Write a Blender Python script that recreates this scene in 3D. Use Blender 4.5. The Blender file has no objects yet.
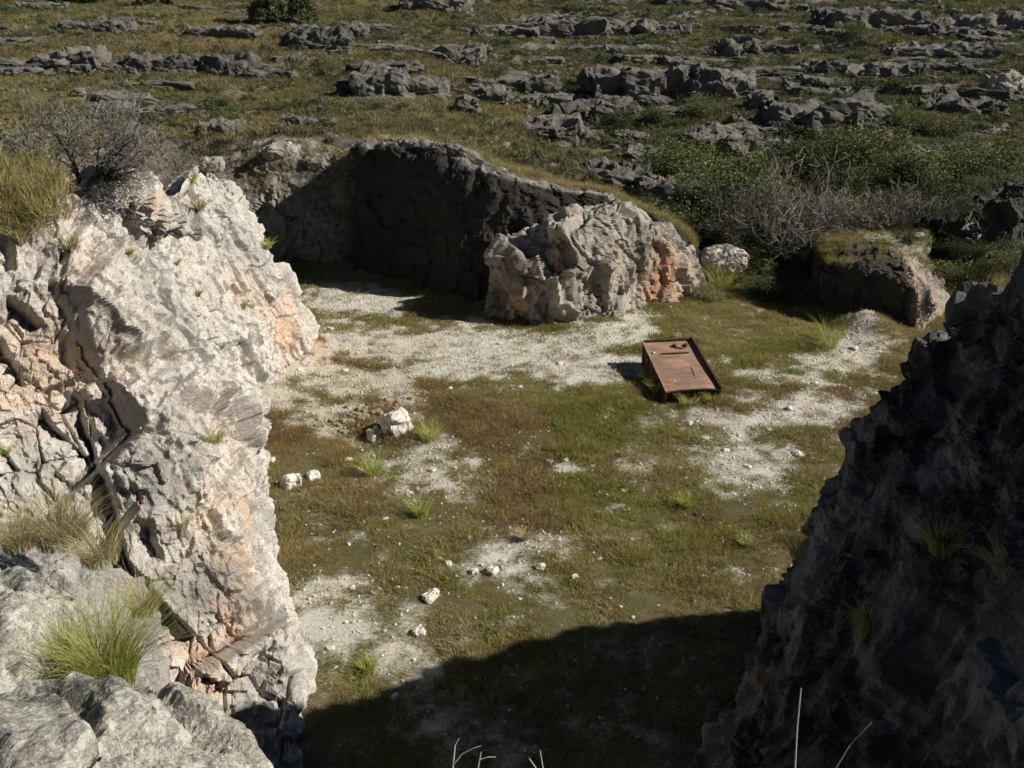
import bpy, math, random
import numpy as np
from mathutils import Vector, Matrix

# ------------------------------------------------------------------ camera, sky, sun, exposure
scene = bpy.context.scene
COL = scene.collection
EYE = np.array([0.0, 0.0, 17.0]); PITCH = math.radians(22.0); FOC = 1000.0
cam_data = bpy.data.cameras.new('camera'); cam = bpy.data.objects.new('camera', cam_data); COL.objects.link(cam)
cam.location = EYE; cam.rotation_euler = (math.pi/2 - PITCH, 0, 0)
cam_data.sensor_width = 36.0; cam_data.lens = 36.0*FOC/1024.0
cam_data.clip_start = 0.05; cam_data.clip_end = 2000.0
scene.camera = cam

SUN_AZ = (0.991, -0.134); SUN_EL = math.radians(35.5)
world = bpy.data.worlds.new('World'); scene.world = world; world.use_nodes = True
wn = world.node_tree.nodes; wl = world.node_tree.links
sky = wn.new('ShaderNodeTexSky'); sky.sky_type = 'NISHITA'; sky.sun_disc = False
sky.air_density = 0.45; sky.dust_density = 0.1; sky.altitude = 900.0; sky.sun_elevation = SUN_EL; sky.sun_rotation = math.atan2(SUN_AZ[0], SUN_AZ[1])
wl.new(sky.outputs[0], wn['Background'].inputs[0]); wn['Background'].inputs[1].default_value = 0.05
sd = bpy.data.lights.new('sun', 'SUN'); sd.energy = 5.0; sd.angle = math.radians(0.5); sd.color = (1.0, 0.95, 0.86)
sun = bpy.data.objects.new('sun', sd); COL.objects.link(sun)
sdir = Vector((SUN_AZ[0]*math.cos(SUN_EL), SUN_AZ[1]*math.cos(SUN_EL), math.sin(SUN_EL)))
sun.rotation_euler = sdir.to_track_quat('Z', 'Y').to_euler(); sun.location = (60, -15, 60)
scene.view_settings.view_transform = 'Standard'; scene.view_settings.look = 'None'
scene.view_settings.exposure = 0.17; scene.view_settings.gamma = 1.0
scene.view_settings.use_curve_mapping = False
scene.cycles.use_denoising = True
scene.cycles.max_bounces = 2; scene.cycles.diffuse_bounces = 1; scene.cycles.transmission_bounces = 2; scene.cycles.use_adaptive_sampling = True; scene.cycles.adaptive_threshold = 0.03; scene.cycles.transparent_max_bounces = 4

rng = np.random.default_rng(7); random.seed(7)

# ------------------------------------------------------------------ pixels and positions
CP, SP = math.cos(PITCH), math.sin(PITCH)
def pix(px, py, D):
    """point on the photo ray (px,py) whose distance along y is D"""
    a = (px-512)/FOC; b = (384-py)/FOC
    d = np.array([a, CP + b*SP, -SP + b*CP])
    return EYE + d*(D/d[1])
def project(P):
    P = np.asarray(P, float) - EYE
    f = P[..., 1]*CP - P[..., 2]*SP; u = P[..., 1]*SP + P[..., 2]*CP
    return 512 + FOC*P[..., 0]/f, 384 - FOC*u/f, f
def sstep(a, b, x):
    t = np.clip((x-a)/(b-a), 0, 1); return t*t*(3-2*t)

# ------------------------------------------------------------------ noise in numpy
def _h(ix, iy, iz, s):
    h = (ix.astype(np.uint32)*np.uint32(374761393) + iy.astype(np.uint32)*np.uint32(668265263)
         + iz.astype(np.uint32)*np.uint32(2147483647) + np.uint32((s*362437) & 0xffffffff))
    h = (h ^ (h >> np.uint32(13)))*np.uint32(1274126177)
    h = (h ^ (h >> np.uint32(16)))*np.uint32(2246822519)
    return h ^ (h >> np.uint32(15))
def _r(h): return (h & np.uint32(0xffffff)).astype(np.float32)/np.float32(0xffffff)
def vnoise(p, s=0):
    p = np.asarray(p, np.float32); f = np.floor(p); i = f.astype(np.int64); t = p-f; t = t*t*(3-2*t)
    out = 0
    for dx in (0, 1):
        wx = t[:, 0] if dx else 1-t[:, 0]
        for dy in (0, 1):
            wy = wx*(t[:, 1] if dy else 1-t[:, 1])
            for dz in (0, 1):
                out = out + wy*(t[:, 2] if dz else 1-t[:, 2])*_r(_h(i[:, 0]+dx, i[:, 1]+dy, i[:, 2]+dz, s))
    return out*2-1
def fbm(p, o=4, s=0, g=0.5):
    p = np.asarray(p, np.float32); a = 1.0; r = 0; n = 0
    for k in range(o):
        r = r + a*vnoise(p*2.03**k + 17.3*k, s+k); n += a; a *= g
    return r/n
def facet(p, s=0, soft=0.09):
    """fractured blocks: every cell is a tilted plane, joined over a narrow joint; returns offset, distance to the joint, cell random"""
    p = np.asarray(p, np.float32); b = np.floor(p-0.5).astype(np.int64)
    F1 = np.full(len(p), 9e9, np.float32); F2 = F1.copy(); off = np.zeros(len(p), np.float32); off2 = off.copy(); rid = off.copy()
    for dx in (0, 1):
        for dy in (0, 1):
            for dz in (0, 1):
                c = b + np.array([dx, dy, dz]); h = _h(c[:, 0], c[:, 1], c[:, 2], s)
                h2 = _h(c[:, 0], c[:, 1], c[:, 2], s+91); h3 = _h(c[:, 0], c[:, 1], c[:, 2], s+173)
                r = np.stack([_r(h), _r(h2), _r(h3)], 1)
                d = p-(c+0.15+0.7*r); dd = (d*d).sum(1)
                g = np.stack([_r(h >> np.uint32(7)), _r(h2 >> np.uint32(7)), _r(h3 >> np.uint32(7))], 1)*2-1
                o = (r[:, 0]-0.5) + (g*d).sum(1)*0.5
                n = dd < F1; n2 = (~n) & (dd < F2)
                off2 = np.where(n, off, np.where(n2, o, off2)); F2 = np.where(n, F1, np.where(n2, dd, F2))
                off = np.where(n, o, off); rid = np.where(n, r[:, 1], rid); F1 = np.where(n, dd, F1)
    e = np.sqrt(F2)-np.sqrt(F1); w = 0.5 + 0.5*sstep(0.0, soft, e)
    return off*w + off2*(1-w), e, rid

# ------------------------------------------------------------------ object helpers
def tag(o, label=None, cat=None, group=None, kind=None):
    if label: o['label'] = label
    if cat: o['category'] = cat
    if group: o['group'] = group
    if kind: o['kind'] = kind
    return o
def link(o, parent=None):
    COL.objects.link(o)
    if parent is not None: o.parent = parent
    return o
def empty(name, loc=(0, 0, 0), rz=0.0):
    o = bpy.data.objects.new(name, None); o.location = loc; o.rotation_euler = (0, 0, rz)
    o.empty_display_size = 0.2; return link(o)
def mesh_np(name, V, Q, mat, smooth=False, attrs=None):
    """V (n,3), Q (m,3|4) int array -> mesh"""
    V = np.asarray(V, np.float32); Q = np.asarray(Q, np.int32); k = Q.shape[1]
    me = bpy.data.meshes.new(name)
    me.vertices.add(len(V)); me.vertices.foreach_set('co', V.ravel())
    me.loops.add(Q.size); me.loops.foreach_set('vertex_index', Q.ravel())
    me.polygons.add(len(Q)); me.polygons.foreach_set('loop_start', np.arange(0, Q.size, k, dtype=np.int32))
    me.update(calc_edges=True)
    me.polygons.foreach_set('use_smooth', np.full(len(Q), bool(smooth)))
    for n, a in (attrs or {}).items():
        at = me.attributes.new(n, 'FLOAT', 'POINT'); at.data.foreach_set('value', np.asarray(a, np.float32))
    if mat is not None: me.materials.append(mat)
    return me
def mobj(name, me, parent=None, loc=None):
    o = bpy.data.objects.new(name, me)
    if loc is not None: o.location = loc
    return link(o, parent)
def grid_quads(nu, nv):
    i = np.arange(nu-1)[:, None]*nv + np.arange(nv-1)[None, :]; i = i.ravel()
    return np.stack([i, i+nv, i+nv+1, i+1], 1)
def grid_normals(P):
    a = np.gradient(P, axis=0); b = np.gradient(P, axis=1); n = np.cross(a, b)
    return n/np.maximum(np.linalg.norm(n, axis=2, keepdims=True), 1e-9)

# ------------------------------------------------------------------ materials
class NT:
    def __init__(s, name, rough=0.9):
        s.m = bpy.data.materials.new(name); s.m.use_nodes = True; s.t = s.m.node_tree
        s.b = s.t.nodes['Principled BSDF']; s.b.inputs['Roughness'].default_value = rough
        s.b.inputs['Specular IOR Level'].default_value = 0.2
    def n(s, t, **kw):
        n = s.t.nodes.new(t)
        for k, v in kw.items(): setattr(n, k, v)
        return n
    def l(s, a, b): s.t.links.new(a, b)
    def coord(s, kind='Object'):
        return s.n('ShaderNodeTexCoord').outputs[kind]
    def noise(s, co, scale, detail=4, rough=0.55, out=0, dist=0.0):
        n = s.n('ShaderNodeTexNoise'); n.inputs['Scale'].default_value = scale; n.inputs['Detail'].default_value = detail
        n.inputs['Roughness'].default_value = rough; n.inputs['Distortion'].default_value = dist
        s.l(co, n.inputs['Vector']); return n.outputs[out]
    def ramp(s, f, stops):
        n = s.n('ShaderNodeValToRGB'); e = n.color_ramp.elements
        while len(e) < len(stops): e.new(0.5)
        for x, (p, c) in zip(e, stops):
            x.position = p; x.color = (c, c, c, 1) if isinstance(c, (int, float)) else (*c, 1)
        s.l(f, n.inputs[0]); return n.outputs[0]
    def mix(s, f, a, b, mode='MIX'):
        n = s.n('ShaderNodeMix', data_type='RGBA', blend_type=mode)
        for v, i in ((f, 0), (a, 6), (b, 7)):
            if isinstance(v, (int, float)): n.inputs[i].default_value = v
            elif isinstance(v, tuple): n.inputs[i].default_value = (*v, 1)
            else: s.l(v, n.inputs[i])
        return n.outputs[2]
    def math(s, op, a, b=0.0):
        n = s.n('ShaderNodeMath', operation=op)
        for v, i in ((a, 0), (b, 1)):
            if isinstance(v, (int, float)): n.inputs[i].default_value = v
            else: s.l(v, n.inputs[i])
        return n.outputs[0]
    def attr(s, name, kind='GEOMETRY', out='Fac'):
        n = s.n('ShaderNodeAttribute'); n.attribute_name = name; n.attribute_type = kind; return n.outputs[out]
    def bump(s, h, strength=0.5, dist=0.02):
        n = s.n('ShaderNodeBump'); n.inputs['Strength'].default_value = strength; n.inputs['Distance'].default_value = dist
        s.l(h, n.inputs['Height']); s.l(n.outputs[0], s.b.inputs['Normal'])
    def color(s, c):
        if isinstance(c, tuple): s.b.inputs['Base Color'].default_value = (*c, 1)
        else: s.l(c, s.b.inputs['Base Color'])
    def up(s):
        g = s.n('ShaderNodeNewGeometry'); x = s.n('ShaderNodeSeparateXYZ'); s.l(g.outputs['Normal'], x.inputs[0]); return x.outputs[2]

def rock_mat(name, pale, mid, dark, orange=(0.48, 0.23, 0.11), dark_cut=(0.5, 0.68), bump_d=0.05, rnd=False, speck=False):
    """fractured rock: per-block tone, mottling, lichen and painted-in shade, iron-orange where the attribute says"""
    m = NT(name); co = m.coord('Object')
    big = m.noise(co, 0.55, 3, 0.6); med = m.noise(co, 2.6, 4, 0.65); fine = m.noise(co, 13.0, 4, 0.75)
    c = m.mix(m.ramp(med, [(0.32, 0.0), (0.68, 1.0)]), pale, mid)
    tone = m.attr('tone'); c = m.mix(m.ramp(tone, [(0.25, 0.0), (0.85, 0.6)]), c, mid)
    f = m.math('MULTIPLY', m.attr('orange'), m.ramp(m.math('ADD', m.math('MULTIPLY', big, 0.5), m.math('MULTIPLY', med, 0.5)), [(0.40, 0.0), (0.56, 1.0)]))
    c = m.mix(f, c, m.mix(m.ramp(fine, [(0.35, 0.0), (0.65, 1.0)]), orange, tuple(min(1, x*1.35+0.08) for x in orange)))
    dk = m.ramp(big, [(dark_cut[0], 0.0), (dark_cut[1], 1.0)])
    sp = m.math('ADD', m.math('MULTIPLY', med, 0.45), m.math('MULTIPLY', fine, 0.55))
    dk2 = m.ramp(m.math('ADD', sp, m.math('MULTIPLY', m.attr('lichen'), 0.20)), [(0.45, 0.0), (0.57, 1.0)])
    dd = m.math('MULTIPLY', m.math('MAXIMUM', dk, m.attr('lichen')), dk2)
    c = m.mix(dd, c, dark)
    c = m.mix(m.ramp(fine, [(0.32, 0.5), (0.55, 0.0)]), c, dark)
    if rnd:
        oi = m.n('ShaderNodeObjectInfo'); c = m.mix(m.ramp(oi.outputs['Random'], [(0.0, 0.0), (1.0, 0.45)]), c, dark)
    sp2 = m.noise(co, 37.0, 2, 0.8)
    c = m.mix(1.0, c, m.ramp(sp2, [(0.36, 0.72), (0.66, 1.22)]), 'MULTIPLY')
    c = m.mix(m.math('MULTIPLY', m.attr('clean'), m.ramp(sp, [(0.38, 0.2), (0.52, 1.0)])), c, pale)
    if speck:                                          # crusts of pale green and black lichen
        n5 = m.noise(co, 7.0, 6, 0.8); n6 = m.noise(co, 55.0, 3, 0.8)
        c = m.mix(m.ramp(n5, [(0.52, 0.0), (0.58, 0.7)]), c, (0.53, 0.53, 0.46)); c = m.mix(m.ramp(m.math('ADD', m.math('MULTIPLY', n6, 0.6), m.math('MULTIPLY', n5, 0.4)), [(0.40, 0.85), (0.47, 0.0)]), c, (0.07, 0.068, 0.06))
        c = m.mix(m.ramp(n6, [(0.60, 0.0), (0.68, 0.8)]), c, (0.80, 0.78, 0.72))
    m.color(c); m.bump(fine, 0.9, bump_d); return m.m

M = {}
M['cliff_pale'] = rock_mat('pale_rock', (0.83, 0.79, 0.72), (0.56, 0.515, 0.45), (0.19, 0.185, 0.17), orange=(0.60, 0.36, 0.21), dark_cut=(0.58, 0.78))
M['cliff_grey'] = rock_mat('grey_rock', (0.56, 0.51, 0.43), (0.33, 0.30, 0.25), (0.085, 0.075, 0.062), orange=(0.46, 0.22, 0.11), dark_cut=(0.52, 0.7))
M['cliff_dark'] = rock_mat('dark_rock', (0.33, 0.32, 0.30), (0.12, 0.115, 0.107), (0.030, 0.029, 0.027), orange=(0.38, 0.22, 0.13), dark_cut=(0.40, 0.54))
M['cliff_wall'] = rock_mat('shaded_wall_rock', (0.40, 0.37, 0.32), (0.20, 0.18, 0.15), (0.045, 0.040, 0.034), dark_cut=(0.45, 0.62))  # base colours lowered, so part of the wall's shade is in them
M['slab'] = rock_mat('lichen_rock', (0.60, 0.56, 0.48), (0.38, 0.35, 0.29), (0.13, 0.125, 0.10), dark_cut=(0.48, 0.66), bump_d=0.02, speck=True)
M['hill_rock'] = rock_mat('hill_rock', (0.31, 0.285, 0.245), (0.165, 0.15, 0.125), (0.05, 0.047, 0.04), dark_cut=(0.52, 0.72), rnd=True)
M['white_stone'] = rock_mat('white_stone', (0.86, 0.84, 0.78), (0.70, 0.66, 0.59), (0.36, 0.34, 0.30), dark_cut=(0.62, 0.8), bump_d=0.02)

def ground_mat():
    m = NT('ground_soil'); co = m.coord('Object')
    n1 = m.noise(co, 0.35, 4, 0.65); n2 = m.noise(co, 1.6, 5, 0.7); n3 = m.noise(co, 9.0, 4, 0.8); n4 = m.noise(co, 40.0, 3, 0.7)
    soil = m.mix(m.ramp(n2, [(0.3, 0.0), (0.7, 1.0)]), (0.11, 0.09, 0.045), (0.19, 0.155, 0.08))
    soil = m.mix(m.ramp(n1, [(0.4, 0.0), (0.62, 0.8)]), soil, (0.10, 0.10, 0.035))
    stone = m.mix(m.ramp(n3, [(0.3, 0.0), (0.65, 1.0)]), (0.52, 0.48, 0.40), (0.80, 0.77, 0.69))
    stone = m.mix(m.ramp(n4, [(0.35, 0.6), (0.55, 0.0)]), stone, (0.27, 0.235, 0.18))
    stone = m.mix(m.math('MULTIPLY', m.attr('tan'), 0.6), stone, (0.50, 0.41, 0.29))
    g = m.math('ADD', m.attr('gravel'), m.math('MULTIPLY', m.math('SUBTRACT', n2, 0.5), 1.1))
    g = m.math('ADD', g, m.math('MULTIPLY', m.math('SUBTRACT', n3, 0.5), 0.8))
    c = m.mix(m.ramp(g, [(0.34, 0.0), (0.80, 1.0)]), soil, stone)
    c = m.mix(m.math('MULTIPLY', m.attr('orange'), m.ramp(n2, [(0.35, 0.0), (0.6, 1.0)])), c, (0.50, 0.235, 0.12))
    # bedrock showing on the risers and bald spots of the hill
    bed = m.mix(m.ramp(n2, [(0.3, 0.0), (0.7, 1.0)]), (0.10, 0.093, 0.08), (0.27, 0.25, 0.215))
    st = m.math('ADD', m.ramp(m.up(), [(0.80, 1.0), (0.95, 0.0)]), m.ramp(n1, [(0.50, 0.0), (0.60, 0.85)]))
    c = m.mix(m.math('MULTIPLY', m.math('MINIMUM', st, 1.0), m.attr('hill')), c, bed)
    m.color(c)
    h = m.math('ADD', n3, m.math('MULTIPLY', n4, 0.5)); m.bump(h, 0.8, 0.06); return m.m
M['ground'] = ground_mat()

def leaf_mat(name, a, b, trans=0.25, inst=False, k=1.0):
    m = NT(name, 0.75); oi = m.n('ShaderNodeObjectInfo')
    g = m.n('ShaderNodeNewGeometry')
    f = m.math('ADD', m.math('MULTIPLY', oi.outputs['Random'], 0.6), m.math('MULTIPLY', g.outputs['Random Per Island'], 0.4))
    c = m.mix(f, a, b)
    if inst:
        dry = m.attr('dry', 'INSTANCER'); red = m.attr('red', 'INSTANCER')
        c = m.mix(dry, c, m.mix(f, (0.32*k, 0.27*k, 0.105*k), (0.55*k, 0.47*k, 0.23*k)))
        c = m.mix(red, c, m.mix(f, (0.24*k, 0.155*k, 0.07*k), (0.39*k, 0.255*k, 0.12*k)))
    m.color(c)
    tr = m.n('ShaderNodeBsdfTranslucent'); mx = m.n('ShaderNodeMixShader'); mx.inputs[0].default_value = trans
    if isinstance(c, tuple): tr.inputs[0].default_value = (*c, 1)
    else: m.l(c, tr.inputs[0])
    m.l(m.b.outputs[0], mx.inputs[1]); m.l(tr.outputs[0], mx.inputs[2])
    m.l(mx.outputs[0], m.t.nodes['Material Output'].inputs[0]); return m.m
M['grass'] = leaf_mat('grass_blades', (0.145, 0.165, 0.03), (0.39, 0.38, 0.095), 0.35, inst=True)
M['hill_grass'] = leaf_mat('hill_grass_blades', (0.115, 0.122, 0.058), (0.215, 0.212, 0.11), 0.3, inst=True, k=0.84)
M['dry_grass'] = leaf_mat('dry_grass_blades', (0.36, 0.30, 0.145), (0.60, 0.52, 0.29), 0.35)
M['green_grass'] = leaf_mat('green_grass_blades', (0.36, 0.40, 0.08), (0.64, 0.62, 0.22), 0.4)
M['leaf_dark'] = leaf_mat('dark_leaves', (0.055, 0.066, 0.028), (0.11, 0.118, 0.055))
M['leaf_mid'] = leaf_mat('mid_leaves', (0.10, 0.12, 0.04), (0.20, 0.205, 0.08))
M['leaf_grey'] = leaf_mat('grey_leaves', (0.12, 0.13, 0.085), (0.22, 0.22, 0.16))
M['leaf_bright'] = leaf_mat('bright_leaves', (0.12, 0.155, 0.04), (0.22, 0.25, 0.085), 0.3)
def bark(name, a, b):
    m = NT(name); co = m.coord('Object'); m.color(m.mix(m.noise(co, 6.0, 4), a, b)); return m.m
M['bark_grey'] = bark('grey_bark', (0.10, 0.09, 0.08), (0.24, 0.22, 0.195))
M['bark_dark'] = bark('dark_bark', (0.035, 0.03, 0.026), (0.09, 0.08, 0.07))
M['bark_pale'] = bark('bleached_wood', (0.36, 0.33, 0.28), (0.55, 0.51, 0.45))
M['bark_twig'] = bark('twig_bark', (0.17, 0.15, 0.125), (0.32, 0.29, 0.25))
M['leaf_olive'] = leaf_mat('pale_olive_leaves', (0.16, 0.165, 0.07), (0.29, 0.28, 0.14))

# ------------------------------------------------------------------ ground
def quarry_d(x, y):
    xl = np.interp(y, [0, 8, 12, 15, 16.5, 18, 22, 27, 33, 41, 46, 50, 60], [-3.2, -3.6, -9, -11, -9, -6.2, -7.4, -9, -11.6, -12.5, -11.2, -14, -22])
    xr = np.interp(y, [0, 17, 20, 24, 66, 70], [3.6, 4.8, 25, 60, 60, 60])
    yb = np.interp(x, [-25, -12.5, -6.5, -1.7, 0, 1.5, 5.8, 10.3, 12, 14, 40], [64, 62.5, 59.5, 54.5, 53, 52.5, 53.7, 57.5, 62, 66, 68])
    return np.minimum(np.minimum(x-xl, xr-x), yb-y)
def G(x, y, fine=True):
    x = np.atleast_1d(np.asarray(x, float)); y = np.atleast_1d(np.asarray(y, float))
    shp = x.shape; x = x.ravel(); y = y.ravel()
    P = np.stack([x, y, np.zeros_like(x)], 1)
    k = sstep(-9, 10, x + 0.05*(y-70)); A = 7.2 + (2.0-7.2)*k; s = 0.10 + (0.165-0.10)*k
    yy = np.minimum(y, 240)
    h = A + s*(yy-68)*np.where(yy > 68, 1, 0.3)
    h = h + 1.3*fbm(P/22, 4, 3) + 0.5*fbm(P/5, 3, 9)
    hn = h + 1.6*fbm(P/np.array([13, 8, 8]), 4, 21, 0.6); q = hn/1.5; fr = q-np.floor(q)
    stair = 1.5*(np.floor(q) + sstep(0.72, 0.98, fr))
    w = sstep(70, 84, y)*sstep(-0.35, 0.3, fbm(P/14+5, 3, 61))*(0.3+0.45*sstep(-20, 20, x))
    h = h*(1-w) + (stair + (h-hn)*0.3)*w
    left = np.interp(y, [0, 12, 22, 30, 36, 60], [8.5, 6.5, 8.5, 7.8, 6.8, 6.6]); right = np.interp(y, [0, 15, 24, 30], [9.5, 9.5, 2, 1.0])
    out = np.where(x < 0, left, right); t = sstep(48, 66, y); out = out*(1-t) + h*t
    d = quarry_d(x, y); m = sstep(-6.5, -0.6, d)
    fl = 0.30*fbm(P/5.0, 4, 5) + 0.13*fbm(P/1.2, 3, 6) + 0.16*sstep(4, 0, d)
    fl = fl + 3.2*sstep(20, 50, x)
    fl = fl + 0.9*np.exp(-(((x-18.5)/1.1)**2 + ((y-50.0)/1.5)**2)) + 0.5*np.exp(-(((x-19.3)/2.2)**2 + ((y-48.6)/2.2)**2))       # scree under the right-hand bank
    fl = fl + 1.9*np.exp(-(((x+11.6)/1.6)**2 + ((y-45.2)/2.6)**2))         # orange scree at the foot of the pale hump
    fl = fl - 0.55*np.exp(-(((x+5.9)/0.9)**2 + ((y-36.4)/0.6)**2))         # small hollow by the white boulder
    v = sstep(55, 66, y)*sstep(9, 14, x); fl = fl*(1-v) + h*v
    return (out*(1-m) + fl*m).reshape(shp)
def ground_hit(px, py, d0=14, d1=320):
    a = (px-512)/FOC; b = (384-py)/FOC; d = np.array([a, CP+b*SP, -SP+b*CP])
    for st in (1.5, 0.06):
        D = np.arange(d0, d1, st); P = EYE[None] + d[None]*(D/d[1])[:, None]
        below = np.nonzero(P[:, 2] < G(P[:, 0], P[:, 1]))[0]
        if not len(below): return P[-1]
        d0, d1 = D[below[0]]-1.6, D[below[0]]+0.1
    return P[below[0]]

# bare pale ground, as ellipses taken from the photo onto the floor: px, py, rx, ry, amount, tan
GRAVEL = [(545, 355, 120, 26, 1.0, 0.1), (610, 340, 60, 18, .95, .1), (470, 372, 60, 18, .9, .2), (350, 300, 60, 14, .9, .2), (400, 345, 70, 16, .85, .5), (385, 385, 60, 16, .8, .9),
          (275, 400, 32, 22, .85, .9), (330, 412, 60, 16, .72, .9), (300, 365, 50, 26, .8, .6), (345, 345, 60, 20, .8, .3), (265, 365, 40, 16, .5, .7), (735, 440, 42, 36, .60, .2), (815, 400, 50, 40, .70, .2), (845, 355, 45, 25, .85, .4), (858, 328, 18, 24, 1.0, .2), (790, 380, 50, 20, .5, .2), (770, 455, 36, 24, .5, .2), (745, 470, 26, 22, .6, .1),
          (430, 470, 60, 26, .62, .3), (380, 462, 40, 10, .6, .2), (520, 560, 50, 30, .5, .2), (335, 630, 48, 40, .85, .1), (400, 650, 40, 40, .55, .2), (310, 600, 30, 20, .7, .1),
          (560, 465, 20, 6, .5, .1), (655, 415, 26, 10, .25, .2), (640, 470, 22, 16, .4, .1), (470, 730, 60, 30, .3, .1), (660, 740, 30, 12, .6, .1), (300, 345, 30, 20, .7, .5), (700, 330, 50, 10, .3, .3)]
def gravel_at(x, y):
    px, py, _ = project(np.stack([x, y, np.zeros_like(x)], 1))
    wob = fbm(np.stack([x*0.7, y, x*0], 1)/2.6, 5, 31, 0.65)
    g = np.zeros_like(x); tn = np.zeros_like(x)
    for cx, cy, rx, ry, am, t in GRAVEL:
        e = np.sqrt(((px-cx)/rx)**2 + ((py-cy)/ry)**2) + 1.1*wob
        v = am*sstep(1.7, 0.2, e); tn = np.where(v > g, t, tn); g = np.maximum(g, v)
    g = np.clip(g*0.85 + 0.23 + 0.46*fbm(np.stack([x, y, x*0+3], 1)/0.7, 3, 77), 0, 1)
    g = np.where(y > 64, 0.0, g)
    return g, tn

def axis(pts):
    out = [pts[0][0]]
    for (a, s0), (b, s1) in zip(pts[:-1], pts[1:]):
        n = max(1, int(round((b-a)/((s0+s1)/2)))); t = np.linspace(0, 1, n+1)[1:]
        w = (s0*t + 0.5*(s1-s0)*t*t)/(0.5*(s0+s1)); out += list(a + (b-a)*w)
    return np.array(out)
ys = axis([(-60, 6), (-6, 1.5), (14, .24), (20, .17), (62, .22), (75, .24), (150, .5), (240, 4), (420, 16)])
xs = axis([(-260, 14), (-70, 1.6), (-24, .3), (-14, .2), (22, .22), (36, .34), (80, 1.4), (260, 14)])
X, Y = np.meshgrid(xs, ys, indexing='ij'); Z = G(X, Y)
gx, gy = X.ravel(), Y.ravel(); gv, tn = gravel_at(gx, gy)
org = np.exp(-(((gx+10.6)/1.5)**2 + ((gy-45.5)/2.6)**2)) + 0.8*np.exp(-(((gx-20.8)/1.2)**2 + ((gy-50)/1.5)**2))
me = mesh_np('ground', np.stack([gx, gy, Z.ravel()], 1), grid_quads(len(xs), len(ys)), M['ground'], True,
             {'gravel': gv, 'tan': tn, 'orange': np.clip(org*1.3, 0, 1), 'hill': sstep(60, 70, gy)})
tag(mobj('ground', me), kind='structure')

# ------------------------------------------------------------------ rock masses: a smooth sheet through control columns, then fractured
def catmull(C, t):
    """C (n, ..., 3); t in [0, n-1]"""
    n = len(C); i = np.clip(np.floor(t).astype(int), 0, n-2); f = (t-i)
    sh = (-1,)+(1,)*(C.ndim-1); f = f.reshape(sh)
    p0 = C[np.maximum(i-1, 0)]; p1 = C[i]; p2 = C[i+1]; p3 = C[np.minimum(i+2, n-1)]
    m1 = 0.4*(p2-p0); m2 = 0.4*(p3-p1)
    return ((2*f**3-3*f**2+1)*p1 + (f**3-2*f**2+f)*m1 + (-2*f**3+3*f**2)*p2 + (f**3-f**2)*m2)
def snap(V, px, py, tol=6):
    """the surface point of V that the photo shows at this pixel"""
    x, y, f = project(V); r = np.hypot(x-px, y-py); ok = np.nonzero((r < tol) & (f > 1))[0]
    if len(ok) == 0: return V[np.argmin(r)]
    near = ok[f[ok] < f[ok].min()+0.5+0.02*f[ok].min()]
    return V[near[np.argmin(r[near])]]
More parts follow.
